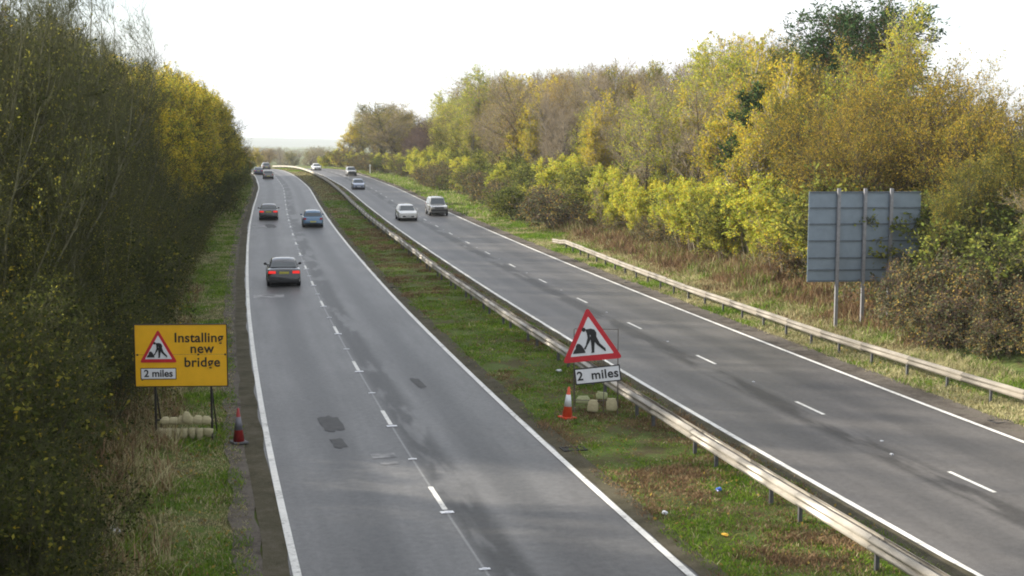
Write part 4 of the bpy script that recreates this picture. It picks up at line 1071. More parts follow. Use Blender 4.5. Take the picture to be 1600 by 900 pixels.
    ('maple', -7.6, 206.6, 12.5, 2, 1), ('whip2', -10.3, 206.1, 13.5, 2, 1), ('whip', -3.4, 209.1, 7.9, 0, 1.25), ('maple', -4.8, 210.2, 11.8, 1, 1), ('maple', -6.8, 209.7, 13, 2, 1),
    ('whip2', -9.8, 210.2, 13.7, 2, 1), ('yellow', -3.2, 212.9, 8.2, 0, 1.25), ('maple', -7.9, 214.6, 13.7, 2, 1), ('whip2', -10.6, 215, 13.7, 2, 1), ('maple', -3.4, 217.7, 7.4, 0, 1.25),
    ('whip', -5, 217.9, 12, 1, 1), ('yellow', -7, 216.5, 12.8, 2, 1), ('whip2', -10.5, 216.7, 13.4, 2, 1), ('maple', -2.8, 221.3, 7.8, 0, 1.25), ('yellow', -5, 219.9, 12, 1, 1),
    ('maple', -6.9, 221.9, 12.2, 2, 1), ('whip2', -10.6, 221, 14.6, 2, 1), ('yellow', -4.4, 223.8, 11.1, 1, 1), ('whip', -7.5, 224.3, 13.1, 2, 1), ('whip2', -10.3, 225.7, 13.6, 2, 1),
    ('maple', -3.3, 228.4, 7.6, 0, 1.25), ('maple', -4.8, 228, 10.6, 1, 1), ('yellow', -7.2, 229, 12.5, 2, 1), ('maple', -10.1, 228.8, 13.8, 2, 1), ('yellow', -4.2, 232.3, 9.4, 0, 1.25),
    ('maple', -7.4, 231.1, 12.2, 2, 1), ('maple', -9.9, 230.8, 13.8, 2, 1), ('whip', -3.4, 234.2, 7.5, 0, 1.25), ('maple', -4.9, 234.2, 12, 1, 1), ('whip', -7.2, 235.1, 12.6, 2, 1),
    ('whip2', -10.4, 236.3, 14.2, 2, 1), ('maple', -3.7, 238.4, 8.9, 0, 1.25), ('whip', -4.6, 239.5, 11.2, 1, 1), ('maple', -6.9, 239.6, 12.4, 2, 1), ('maple', -10.5, 239.3, 13.9, 2, 1),
    ('maple', -3.3, 242.5, 8.1, 0, 1.25), ('whip', -4.5, 243.1, 11.3, 1, 1), ('maple', -7.2, 242.2, 13.3, 2, 1), ('whip2', -10.9, 242.3, 14.6, 2, 1), ('maple', -4.1, 247.3, 7.7, 0, 1.25),
    ('maple', -4.9, 246.5, 12, 1, 1), ('maple', -7.8, 245.5, 13.5, 2, 1), ('maple', -9.9, 245.1, 13.9, 2, 1), ('yellow', -4.6, 250.1, 11.4, 1, 1), ('maple', -7, 249.4, 12.4, 2, 1),
    ('maple', -10.7, 249.9, 14.4, 2, 1), ('maple', -2.9, 252.3, 7.2, 0, 1.25), ('maple', -7.9, 252.7, 13.5, 2, 1), ('maple', -10.6, 253, 14.8, 2, 1), ('maple', -3.8, 256.3, 9.2, 0, 1.25),
    ('maple', -4.2, 256.9, 11.4, 1, 1), ('maple', -7.4, 256.8, 13.2, 2, 1), ('maple', -9.8, 256.3, 13.8, 2, 1), ('maple', -3.3, 261.2, 8.3, 0, 1.25), ('whip', -5.2, 259.6, 11.6, 1, 1),
    ('maple', -10.3, 261.2, 13.5, 2, 1),
]
# </plant lists>
for k_, off, y, h, row, wd in RIGHT_WOOD + RIGHT_UNDERSTOREY:
    put(k_, off, y, h, 'r', row, wide=wd)
# --- right wood edge: shrubs
for y in np.arange(60, 112, 1.55):
    k = rr.choice(['willow', 'willow', 'willow', 'willow', 'willow', 'bramble', 'sapling'])
    put(k, 31.2 + rr.uniform(-1.1, 1.1), float(y) + rr.uniform(-0.8, 0.8), {'willow': rr.uniform(2.2, 4.7), 'sapling': rr.uniform(3.0, 5.5)}.get(k, rr.uniform(1.4, 2.6)), 'r', 0, wide=rr.uniform(0.9, 1.3))
for y in np.arange(35, 60, 2.3):
    for off in (28.9, 31.2):
        if (off < 30 and 46.5 < y) or y > 55:
            continue
        put('bramble', off + rr.uniform(-0.5, 0.6), float(y) + rr.uniform(-0.8, 0.8), rr.uniform(2.0, 3.2) * (0.8 if off < 30 else 1.15), 'r', 0)
for y in np.arange(108, 262, 4.6):
    k = rr.choice(['bush', 'willow', 'bush', 'willow', 'bramble'])
    put(k, 28.9 + rr.uniform(-0.8, 1.2), float(y), rr.uniform(2.6, 4.4), 'r', 0, wide=1.25)
put('bush', 27.4, 122.5, 3.3, wide=1.5, label='dark rounded bush leaning over grass beyond the right barrier end')
for y in np.arange(262, 345, 6):
    put(rr.choice(['bush', 'bramble', 'willow']), 27.6 + rr.uniform(-1, 1), float(y), rr.uniform(2.5, 4.5), 'r', 0, wide=1.6)
put('bramble', 29.0, 48.4, 3.2, wide=0.7, label='leafy bramble at the foot of the third post of the grey sign back')
put('olive', 30.1, 50.2, 5.7, wide=0.6, label='small olive tree in front of the right end of the sign back')
# --- left wood
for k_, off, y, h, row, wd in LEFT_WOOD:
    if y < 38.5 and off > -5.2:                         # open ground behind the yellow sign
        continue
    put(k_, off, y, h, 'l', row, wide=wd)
for y in np.arange(22, 128, 1.9):
    put('tangle', (-3.7 if 27 < y < 37.5 else -2.75) + rr.uniform(-0.4, 0.4), float(y), rr.uniform(2.0, 3.4), 'l', 0)
    if y < 62:
        put('tangle', -4.4 + rr.uniform(-0.5, 0.5), float(y) + 1, rr.uniform(3.0, 4.6), 'l', 1)
for y in np.arange(128, 250, 3.4):
    put(rr.choice(['tangle', 'bush', 'maple']), -2.6 + rr.uniform(-0.5, 0.4), float(y), rr.uniform(2.6, 5.0), 'l', 0, wide=1.2)
for y in np.arange(-8, 36, 2.0):  # wood carried on out of view, added to shade the near left road
    put(rr.choice(['whip', 'whip2']), -9.4 + rr.uniform(-1.0, 1.0), float(y), rr.uniform(12.5, 14.0), 'l', 2)
put('sprig', -2.65, 33.4, 4.4, 'l', wide=0.85, label='leaning twiggy shrub whose bare twigs cross the yellow sign')
# --- trees in the vale beyond the crest
vale = ['bare2', 'purple', 'brown', 'olive', 'bare']
for i in range(46):
    y = rr.uniform(560, 820)
    ang = rr.uniform(-0.02, 0.16)
    o = put(rr.choice(vale), 0, y, rr.uniform(9, 13), label='hazy grey-brown tree in the vale beyond the road crest', wide=1.7)
    o['group'] = 'hazy trees in the vale beyond the crest'
    x = y * ang
    o.location = (x, y, float(G(y)) - 0.3)
for i, (x, y, k) in enumerate(((28.5, 430, 'rust'), (33.5, 445, 'yellow'), (24, 440, 'lime'), (37, 450, 'rust'))):
    o = put(k, 0, y, 8.6, label=('orange tree low beyond the far cars', 'yellow tree beside the orange tree beyond the far cars', 'pale green tree at the left verge end beyond the far cars', 'duller orange tree right of the far cars')[i], wide=1.4)
    o.location = (x, y, float(G(y)))
for i, (off, y, h) in enumerate(((-7.6, 47, 13.2), (-8.4, 55, 14.4), (-6.9, 63, 13.3), (-8.0, 74, 14.0), (-7.2, 86, 13.6), (-7.6, 99, 13.4))):
    put('whip2', off, y, h, 'l', 2, wide=0.9)
for k, (o, n) in PROTO.items():
    if n == 0:
        for ch in list(o.children):
            bpy.data.objects.remove(ch)
        bpy.data.objects.remove(o)
    else:
        pass


# ------------------------------------------------------------------ grass and weeds (uncountable)
def blades(name, off, Y, hgt, wid, mi, mats, lean=0.35, seed=1, per=5, spread=0.06):
    r = np.random.default_rng(seed)
    n = len(off)
    off = np.repeat(off, per) + r.normal(size=n * per) * spread
    Y = np.repeat(Y, per) + r.normal(size=n * per) * spread
    hgt = np.repeat(hgt, per) * r.uniform(0.5, 1.25, n * per)
    mi = np.repeat(mi, per)
    wid = np.repeat(wid, per) * r.uniform(0.7, 1.3, n * per)
    N = n * per
    base = np.stack([c_of(Y) + off, Y, zterr(off, Y) - 0.02], -1)
    a = r.uniform(0, 6.28, N)
    side = np.stack([np.cos(a), np.sin(a), np.zeros(N)], -1) * (wid / 2)[:, None]
    b = r.uniform(0, 6.28, N)
    ln = (np.abs(r.normal(size=N)) * lean * hgt)[:, None] * np.stack([np.cos(b), np.sin(b), np.zeros(N)], -1)
    upv = np.stack([np.zeros(N), np.zeros(N), hgt], -1)
    V_ = np.stack([base - side, base + side, base + upv * 0.6 + ln * 0.4 + side * 0.7, base + upv * 0.6 + ln * 0.4 - side * 0.7, base + upv + ln], 1).reshape(-1, 3)
    i = np.arange(N)[:, None] * 5
    loops = np.concatenate([i, i + 1, i + 2, i + 3, i + 3, i + 2, i + 4], 1)
    counts = np.tile([4, 3], N)
    t = np.repeat(np.clip(r.normal(0.5, 0.18, N), 0, 1), 2)
    me = raw_mesh(name, V_, loops, counts, np.repeat(mi, 2), t)
    o = link(name, me, mats)
    tag(o, kind='stuff')
    return o


def sample(n, o0, o1, y0, y1, near=1.0):
    u = rng.uniform(size=n)
    Y_ = y0 * (y1 / y0) ** (u ** near)                 # denser close by
    return rng.uniform(o0, o1, n), Y_


GM = ['grass_green', 'grass_dry', 'weed_brown']
# central reserve: low turf, brown weed patches
o_, y_ = sample(30000, 9.8, 14.35, 19, 130)
nz = vnoise(o_, y_, 2.4, 1) + 0.6 * vnoise(o_, y_, 0.9, 2) + 0.35 * rng.normal(size=len(o_))
mi = np.where(nz > -0.12, 0, np.where(nz > -0.30, np.where(rng.uniform(size=len(o_)) < 0.85, 0, 1), 2))
mi = np.where(rng.uniform(size=len(o_)) < 0.07, rng.integers(1, 3, len(o_)), mi)
hh = np.where(mi == 2, 0.10, np.where(mi == 1, 0.09, 0.075)) * (1 + 0.5 * vnoise(o_, y_, 1.5, 3)).clip(0.35, 2.2)
blades('grass', o_, y_, hh, np.where(mi == 2, 0.016, 0.018) + y_ * 0.0003, mi, GM, seed=4, lean=1.0, spread=0.08)
o_, y_ = sample(3500, 9.9, 14.2, 130, 330)
mi = np.where(vnoise(o_, y_, 8, 1) > 0.1, 0, np.where(rng.uniform(size=len(o_)) < 0.4, 1, 2))
blades('grass', o_, y_, np.full(len(o_), 0.14), np.full(len(o_), 0.07), mi, GM, seed=5, spread=0.25)
# fallen leaves
r_ = np.random.default_rng(77)
for nm_, n_, a_, b_, y0_, y1_ in (('leaf_litter', 2600, 9.8, 14.3, 20, 70), ('leaf_litter', 2600, -2.2, 1.3, 22, 60), ('leaf_litter', 2600, 23.3, 27.5, 32, 80)):
    o_, y_ = sample(n_, a_, b_, y0_, y1_)
    keep = vnoise(o_, y_, 1.7, 5) + r_.normal(size=n_) * 0.6 > 0.1
    o_, y_ = o_[keep], y_[keep]
    Vq, Qq = leaf_quads(r_, np.stack([c_of(y_) + o_, y_, zterr(o_, y_) + r_.uniform(0.02, 0.09, len(o_))], -1), 0.075, 0.0)
    lo = link(nm_, raw_mesh(nm_, Vq, Qq, np.full(len(Qq), 4), None, r_.uniform(0.2, 0.9, len(Qq))), 'leaf_rust')
    tag(lo, kind='stuff')
# left verge
o_, y_ = sample(17000, -1.9, 1.25, 22, 130)
nz = vnoise(o_, y_, 2.0, 4)
edge = sm(-o_, 0.6, 1.6)
mi = np.where(edge + 0.25 * nz + 0.3 * rng.normal(size=len(o_)) > 0.75, np.where(rng.uniform(size=len(o_)) < 0.5, 2, 1), np.where(nz + 0.5 * rng.normal(size=len(o_)) > -0.25, 0, 1))
hh = (0.10 + 0.42 * edge * rng.uniform(0.4, 1, len(o_))) * (1 + 0.3 * nz)
blades('grass', o_, y_, hh, 0.016 + y_ * 0.0003, mi, GM, seed=6, lean=0.8, spread=0.09)
o_, y_ = sample(3000, -1.9, 1.0, 130, 290)
blades('grass', o_, y_, np.full(len(o_), 0.25), np.full(len(o_), 0.07), np.where(rng.uniform(size=len(o_)) < 0.6, 0, 1), GM, seed=7, spread=0.25)
# right verge
o_, y_ = sample(17000, 23.35, 27.6, 30, 130)
nz = vnoise(o_, y_, 2.6, 2)
mi = np.where(nz + 0.5 * rng.normal(size=len(o_)) > 0.45 - 0.7 * sm(y_, 70, 120), 0, 1)
hh = 0.16 + 0.16 * sm(o_, 24.5, 27) + 0.05 * nz
blades('grass', o_, y_, hh.clip(0.06), 0.016 + y_ * 0.0003, mi, GM, seed=8, lean=0.9, spread=0.1)
o_, y_ = sample(4000, 23.4, 28.5, 130, 340)
blades('grass', o_, y_, np.full(len(o_), 0.3), np.full(len(o_), 0.08), np.where(rng.uniform(size=len(o_)) < 0.72, 0, 1), GM, seed=9, spread=0.3)
# dead brown stalks between the right barrier and the shrubs
o_, y_ = sample(9000, 25.8, 31.2, 46, 114)
hh = 0.22 + 0.85 * sm(o_, 25.8, 29) * (0.6 + 0.6 * vnoise(o_, y_, 1.6, 3)).clip(0.1)
blades('weeds', o_, y_, hh.clip(0.2), 0.018 + y_ * 0.0003, np.where(vnoise(o_, y_, 1.8, 2) + 0.6 * rng.normal(size=len(o_)) > -0.5, 2, np.where(rng.uniform(size=len(o_)) < 0.5, 0, 1)), GM, seed=10, lean=0.6, spread=0.16)
# rank dead grass where the left verge meets the bank
o_, y_ = sample(2600, -2.3, -0.35, 22, 75)
kp = vnoise(o_, y_, 2.1, 3) + 0.5 * rng.normal(size=len(o_)) > -0.1
o_, y_ = o_[kp], y_[kp]
blades('weeds', o_, y_, rng.uniform(0.25, 0.65, len(o_)), 0.014 + y_ * 0.0003, np.where(rng.uniform(size=len(o_)) < 0.6, 2, 1), GM, seed=31, lean=0.9, spread=0.12)
# undergrowth floor of both woods
o_, y_ = sample(6500, -7, -1.5, 20, 110)
blades('undergrowth', o_, y_, rng.uniform(0.2, 0.8, len(o_)), 0.03 + y_ * 0.0002, np.where(rng.uniform(size=len(o_)) < 0.5, 2, 1), ['leaf_dark', 'weed_brown', 'leaf_dark'], seed=11, lean=0.6, spread=0.15)

# ------------------------------------------------------------------ crash barriers
WZ = [0, 0.012, 0.06, 0.115, 0.15, 0.17, 0.205, 0.26, 0.31, 0.322]
WX = [0.0, 0.008, 0.088, 0.088, 0.022, 0.022, 0.088, 0.088, 0.008, 0.0]
BL = 3.2


def rail_mesh():
    prof = [(x, z) for x, z in zip(WX, WZ)]
    inner = [(x - 0.012, z) for x, z in prof[::-1]]
    loop = prof + inner
    n = len(loop)
    V_ = [(x, y, z) for y in (-BL / 2 - 0.02, BL / 2 + 0.02) for x, z in loop]
    loops, counts = [], []
    for i in range(n):
        j = (i + 1) % n
        loops += [i, j, n + j, n + i]
        counts.append(4)
    loops += list(range(n)) + list(range(2 * n - 1, n - 1, -1))
    counts += [n, n]
    return raw_mesh('rail', V_, loops, counts)


RAIL = rail_mesh()
RAIL.materials.append(MATS['galvanised'])
RAIL2 = RAIL.copy()
RAIL2.materials[0] = MATS['galvanised_dull']
POST = MB().box((0, 0, 0.30), (0.11, 0.012, 0.62)).box((0.05, 0.03, 0.30), (0.008, 0.055, 0.62)).box((-0.05, -0.03, 0.30), (0.008, 0.055, 0.62)).build('post', 'post_steel')
POSTM = POST.data
bpy.data.objects.remove(POST)


def add_part(name, me, parent, M_):
    o = bpy.data.objects.new(name, me)
    COL.objects.link(o)
    o.parent = parent
    o.matrix_local = parent.matrix_basis.inverted() @ M_
    return o


def barrier(label, offf, y0, y1, sides, zt=0.42, ramp_end=None, post_pat=(0.0,), rail=None):
    p0 = P(offf(y0), y0)
    root = empty('crash_barrier', p0)
    tag(root, label, 'crash barrier')
    root.matrix_basis = Matrix.Translation(p0)
    y = y0
    i = 0
    while y < y1:
        ym = y + BL / 2
        a = Vector((float(c_of(y)) + offf(y), y, float(G(y))))
        b = Vector((float(c_of(y + BL)) + offf(y + BL), y + BL, float(G(y + BL))))
        h0 = h1 = zt
        if ramp_end and y + BL > y1 - ramp_end:
            h1 = zt * max(0.0, (y1 - y - BL) / ramp_end) - 0.02
            h0 = zt * min(1.0, (y1 - y) / ramp_end)
        a.z += h0
        b.z += h1
        d = (b - a).normalized()
        for s in sides:
            x = Vector((d.y, -d.x, 0)).normalized() * s
            yv = d * s
            zv = x.cross(yv).normalized()
            Mx = Matrix((x, yv, zv)).transposed().to_4x4()
            Mx.translation = (a + b) / 2 + x * (0.09 if len(sides) > 1 else 0.06) + Vector((0, 0, rr.uniform(-0.012, 0.012)))
            add_part('rail', rail or RAIL, root, Mx)
        y += BL
    y = y0
    while y < y1 - (ramp_end or 0):
        for k in post_pat:
            yy = y + k
            Mx = Matrix.Rotation(-math.atan(heading(yy)), 4, 'Z')
            Mx.translation = P(offf(yy), yy) + Vector((0, 0, 0.02))
            add_part('post', POSTM, root, Mx)
        y += 4.85
    return root


def off_c(y):
    return 12.9 + 0.05 * float(vnoise(0.0, y, 9.0, 2)) + 0.10 * math.exp(-((y - 165) / 9) ** 2)


def off_r(y):
    return float(np.interp(y, [20, 30, 36, 47, 63, 78, 92, 100], [25.5, 24.9, 24.5, 24.0, 23.9, 24.15, 24.5, 25.2]))


barrier('long double-sided steel crash barrier along the central reserve', off_c, 16.2, 330, (1, -1), post_pat=(0.0, 1.5))
barrier('short steel crash barrier on the right verge before the grey sign', off_r, 22.0, 97.5, (-1,), ramp_end=5.0, post_pat=(0.0, 2.4), rail=RAIL2)


# ------------------------------------------------------------------ signs
def text_mesh(s, size, mat, parent, loc, bold=0.0, ext=0.004, spacing=1.0):
    cu = bpy.data.curves.new('lettering', 'FONT')
    cu.body = s
    cu.size = size
    cu.extrude = ext
    cu.offset = bold
    cu.space_character = spacing
    cu.align_x = 'CENTER'
    cu.align_y = 'CENTER'
    t = bpy.data.objects.new('lettering', cu)
    COL.objects.link(t)
    dg = bpy.context.evaluated_depsgraph_get()
    me = bpy.data.meshes.new_from_object(t.evaluated_get(dg))
    bpy.data.objects.remove(t)
    me.transform(Matrix.Rotation(R(90), 4, 'X'))
    me.name = 'lettering'
    me.materials.clear()
    o = link('lettering', me, mat, parent)
    o.location = loc
    return o


def tri(w, h, r=0.06, n=5):
    """rounded triangle outline in x,z, base at z=0"""
    c = [Vector((-w / 2, 0)), Vector((w / 2, 0)), Vector((0, h))]
    out = []
    for i in range(3):
        p, q, s = c[i - 1], c[i], c[(i + 1) % 3]
        a = q + (p - q).normalized() * r * 1.7
        b = q + (s - q).normalized() * r * 1.7
        for k in range(n + 1):
            t = k / n
            out.append(tuple(a * (1 - t) ** 2 + q * 2 * t * (1 - t) + b * t * t))
    return out


def strip_poly(pts, w0, w1=None):
    """a thick stroke as polygon"""
    a, b = Vector(pts[0]), Vector(pts[1])
    w1 = w0 if w1 is None else w1
    n = Vector((-(b - a).y, (b - a).x)).normalized()
    return [tuple(a + n * w0 / 2), tuple(b + n * w1 / 2), tuple(b - n * w1 / 2), tuple(a - n * w0 / 2)]


def digging_man(parent, s, loc):
    """worker bent over a spade beside a heap, in units of the triangle's side s"""
    mb = MB()
    y0, y1 = -0.004, 0.004
    hd = [(-0.165 + 0.04 * math.cos(a), 0.545 + 0.04 * math.sin(a)) for a in np.linspace(0, 2 * math.pi, 12, endpoint=False)]
    polys = [hd,
             [(-0.13, 0.548), (-0.02, 0.555), (0.05, 0.53), (0.085, 0.47), (0.075, 0.40), (0.055, 0.335), (-0.04, 0.345), (-0.035, 0.42), (-0.06, 0.47), (-0.115, 0.49)],    # back
             strip_poly(((-0.08, 0.52), (-0.078, 0.38)), 0.065, 0.05), strip_poly(((-0.075, 0.395), (-0.135, 0.26)), 0.048, 0.036),      # near arm
             strip_poly(((0.02, 0.49), (-0.10, 0.29)), 0.03, 0.022), strip_poly(((-0.10, 0.30), (-0.185, 0.185)), 0.022, 0.04),        # shaft and blade
             strip_poly(((0.0, 0.38), (-0.012, 0.24)), 0.095, 0.066), strip_poly(((-0.012, 0.25), (-0.022, 0.12)), 0.066, 0.052),        # front leg
             [(-0.062, 0.105), (0.002, 0.105), (0.004, 0.138), (-0.05, 0.132)],
             strip_poly(((0.035, 0.38), (0.105, 0.25)), 0.09, 0.062), strip_poly(((0.10, 0.26), (0.205, 0.16)), 0.058, 0.046),           # rear leg
             [(0.19, 0.172), (0.228, 0.182), (0.24, 0.118), (0.205, 0.122)]]
    for k, pl in enumerate(polys):
        mb.prism([((x * 0.82 + 0.028) * s, (z * 0.9 + 0.008) * s) for x, z in pl], y0 - 0.0004 * k, y1)
    f = mb.build('worker_symbol', 'sign_black', parent)
    f.location = loc
    hp = [(-0.325, 0.112), (-0.30, 0.165), (-0.272, 0.195), (-0.262, 0.245), (-0.232, 0.278), (-0.195, 0.268), (-0.165, 0.235), (-0.145, 0.20), (-0.125, 0.16), (-0.115, 0.112)]
    o = MB().prism([(x * s, z * s) for x, z in hp], y0, y1).build('heap_symbol', 'sign_black', parent)
    o.location = loc


def warning_triangle(parent, w, loc, rot=0.0):
    h = w * 0.90
    pl = MB().prism(tri(w, h, w * 0.045), -0.004, 0.004).build('warning_triangle', 'sign_red', parent)
    pl.location = loc
    pl.rotation_euler = (0, rot, 0)
    iw = w * 0.72
    f = MB().prism([(x, z + w * 0.095) for x, z in tri(iw, iw * 0.90, w * 0.012)], -0.003, 0.003).build('triangle_face', 'sign_white', pl)
    f.location = (0, -0.005, 0)
    digging_man(pl, w, (0.012 * w, -0.0135, 0.03 * w))
    return pl


# yellow board on the left verge
ys = empty('roadworks_sign', Vector((0.62, 37.2, float(G(37.2)))), -YAW * 0.75)
tag(ys, 'yellow board reading Installing new bridge on a dark frame on the left verge', 'road sign')
bw, z0, z1 = 2.44, 1.50, 3.17
zm = z0 + (z1 - z0) * 0.515
o = MB().box((0, 0, (zm + z1) / 2 + 0.002), (bw, 0.02, z1 - zm - 0.004), bev=0.006).build('board_panel', 'sign_yellow', ys)
o['label'] = 'upper yellow board'
o = MB().box((0, 0, (zm + z0) / 2 - 0.002), (bw, 0.02, zm - z0 - 0.004), bev=0.006).build('board_panel', 'sign_yellow', ys)
o['label'] = 'lower yellow board'
e = MB()
for zz in (z0 - 0.011, z1 + 0.011):
    e.box((0, 0.006, zz), (bw + 0.05, 0.05, 0.02))
for xx in (-bw / 2 - 0.012, bw / 2 + 0.012):
    e.box((xx, 0.006, (z0 + z1) / 2), (0.022, 0.05, z1 - z0 - 0.004))
e.build('edge_frame', 'frame_steel', ys)
for xx in (-0.72, 0.78):
    MB().box((xx, 0.045, (z1 + 0.0) / 2 - 0.02), (0.055, 0.055, z1 - 0.02)).build('leg', 'frame_steel', ys)
fr = MB()
for zz in (0.24, 0.56):
    fr.box((0.03, 0.045, zz), (1.5 - 0.06, 0.04, 0.04))
fr.box((-0.72, 0.5, 0.03), (0.045, 0.85, 0.05)).box((0.78, 0.5, 0.03), (0.045, 0.85, 0.05))
for xx in (-0.72, 0.78):
    fr.cyl((xx, 0.9, 0.05), (xx, 0.09, 1.5), 0.02, n=6)
fr.build('stand', 'frame_steel', ys)
warning_triangle(ys, 1.0, (-0.60, -0.018, z0 + 0.65))
pt = MB().box((0, 0, 0), (0.95, 0.01, 0.31), bev=0.003).build('distance_plate', 'sign_black', ys)
pt.location = (-0.61, -0.018, z0 + 0.345)
pf = MB().box((0, 0, 0), (0.91, 0.006, 0.27), bev=0.002).build('plate_face', 'sign_white', pt)
pf.location = (0, -0.006, 0)
text_mesh('2 miles', 0.27, 'sign_black', pt, (0, -0.011, 0.0), 0.006)
text_mesh('Installing', 0.365, 'sign_black', ys, (0.48, -0.014, z1 - 0.36), 0.006, spacing=1.03)
text_mesh('new', 0.365, 'sign_black', ys, (0.56, -0.014, z1 - 0.655), 0.006, spacing=1.05)
text_mesh('bridge', 0.365, 'sign_black', ys, (0.56, -0.014, z1 - 1.03), 0.006, spacing=1.05)
for xx in (0.46, 1.18, -1.16):
    MB().cyl((xx, -0.022, zm), (xx, 0.0, zm), 0.028, n=8).build('bolt', 'frame_steel', ys)

# triangle on the central reserve
ms = empty('roadworks_sign', P(11.64, 37.6), -YAW - 0.10)
ms.rotation_euler = (0, 0, -YAW - 0.10)
tag(ms, 'red and white roadworks triangle on a thin frame in the central reserve', 'road sign')
TILT = R(-6.5)
warning_triangle(ms, 1.79, (0.0, -0.03, 1.62), TILT)
pt = MB().box((0, 0, 0), (1.36, 0.012, 0.49), bev=0.004).build('distance_plate', 'sign_black', ms)
pt.location = (0.15, -0.03, 1.20)
pt.rotation_euler = (0, TILT - R(0.5), 0)
pf = MB().box((0, 0, 0), (1.29, 0.006, 0.42), bev=0.003).build('plate_face', 'sign_white', pt)
pf.location = (0, -0.007, 0)
text_mesh('2  miles', 0.37, 'sign_black', pt, (0, -0.013, 0), 0.009, spacing=1.06)
for xx, hh in ((-0.56, 2.55), (0.33, 2.2), (0.74, 2.58)):
    MB().box((xx, 0.02, hh / 2), (0.022, 0.022, hh)).build('leg', 'thin_frame', ms)
mb = MB()
mb.box((0.09, 0.02, 2.56), (1.27, 0.02, 0.02)).box((0.09, 0.02, 1.15), (1.27, 0.02, 0.02)).box((0.09, 0.02, 0.42), (1.27, 0.02, 0.02))
for xx in (-0.56, 0.74):
    mb.cyl((xx, 0.85, 0.03), (xx, 0.045, 1.7), 0.016, n=6)
    mb.box((xx, 0.45, 0.03), (0.035, 0.82, 0.035))
mb.build('stand', 'thin_frame', ms)


def sandbag_mesh(seed, w=0.2, h=0.34, d=0.16, sq=0.24, hang=False):
    """a slumped bag: pinched neck at the top, pleats and belly below"""
    r = np.random.default_rng(seed)
    n, m = 14, 9
    th = np.linspace(0, 2 * np.pi, n, endpoint=False)
    V_ = []
    ph = r.uniform(0, 6.28, 3)
    for k in range(m):
        t = k / (m - 1)
        prof = (np.sin(np.pi * (0.03 + 0.94 * t)) ** sq) * (1.0 - 0.10 * t)
        if k == m - 2 and not hang:
            prof *= 0.8
        if hang:
            prof = np.sin(np.pi * (0.05 + 0.60 * t)) ** 0.5
        for a in th:
            rad = 1 + 0.06 * math.sin(3 * a + ph[0]) + 0.05 * math.sin(5 * a + ph[1] + 4 * t) + 0.03 * r.normal()
            V_.append((w / 2 * prof * rad * np.sign(math.cos(a)) * abs(math.cos(a)) ** 0.55, d / 2 * prof * rad * np.sign(math.sin(a)) * abs(math.sin(a)) ** 0.55, h * t + 0.008 * r.normal()))
    loops, counts = [], []
    for k in range(m - 1):
        for i in range(n):
            j = (i + 1) % n
            loops += [k * n + i, k * n + j, (k + 1) * n + j, (k + 1) * n + i]
            counts.append(4)
    loops += list(range(n))[::-1] + [(m - 1) * n + i for i in range(n)]
    counts += [n, n]
    return raw_mesh('sandbag', V_, loops, counts, smooth=True)


BAGS = [sandbag_mesh(s) for s in range(4)]
for b_ in BAGS:
    b_.materials.append(MATS['sandbag_cloth'])
HANG = [sandbag_mesh(40 + s, hang=True) for s in range(4)]
for b_ in HANG:
    b_.materials.append(MATS['sandbag_cloth'])
Mys = Matrix.Translation(ys.location) @ Matrix.Rotation(ys.rotation_euler.z, 4, 'Z')


def bag(me, M_, label, group=None, sc=(1, 1, 1), tilt=0.0):
    o = bpy.data.objects.new('sandbag', me)
    COL.objects.link(o)
    o.matrix_world = M_ @ Matrix.Rotation(tilt, 4, 'Y') @ Matrix.Diagonal((*sc, 1))
    tag(o, label, 'sandbag', group)
    return o


for i in range(7):
    k_ = rr.uniform(0.62, 0.92)
    bag(HANG[i % 4], Mys @ Matrix.Translation((-0.60 + i * 0.21 + rr.uniform(-0.02, 0.02), -0.045, 0.335 - 0.34 * k_)), 'cream sandbag in the lower row draped on the yellow sign frame', 'lower row of sandbags under the yellow sign',
        (1.2 * rr.uniform(0.85, 1.15), 1.15, k_), rr.uniform(-0.12, 0.12))
for i in range(6):
    bag(BAGS[(i + 1) % 4], Mys @ Matrix.Translation((-0.45 + i * 0.215, -0.045, 0.455)), 'cream sandbag in the upper row draped on the yellow sign frame', 'upper row of sandbags under the yellow sign', (1.4 * rr.uniform(0.85, 1.15), 1.25, 0.66 * rr.uniform(0.75, 1.25)), rr.uniform(-0.22, 0.22))
bag(BAGS[2], Mys @ Matrix.Translation((0.10, -0.13, 0.52)), 'single cream sandbag heaped on top of the upper row', None, (1.15, 1.0, 0.88), 0.12)
Mms = Matrix.Translation(ms.location) @ Matrix.Rotation(ms.rotation_euler.z, 4, 'Z')
bag(sandbag_mesh(21, 0.33, 0.34, 0.2, 0.07), Mms @ Matrix.Translation((0.02, -0.13, 0.12)), 'cream sandbag hanging left of the middle leg of the triangle sign', tilt=0.05).data.materials.append(MATS['sandbag_cloth'])
bag(sandbag_mesh(22, 0.33, 0.36, 0.2, 0.07), Mms @ Matrix.Translation((0.58, -0.13, 0.16)), 'cream sandbag hanging right of the middle leg of the triangle sign', tilt=-0.06).data.materials.append(MATS['sandbag_cloth'])
bag(sandbag_mesh(23, 0.42, 0.22, 0.2, 0.1), Mms @ Matrix.Translation((-0.28, 0.25, 0.28)), 'greenish sandbag low behind the traffic cone and triangle sign').data.materials.append(MATS['sandbag_green'])
bag(sandbag_mesh(24, 0.36, 0.2, 0.2, 0.1), Mms @ Matrix.Translation((0.26, 0.35, 0.42)), 'greenish sandbag behind the two cream bags of the triangle sign').data.materials.append(MATS['sandbag_green'])


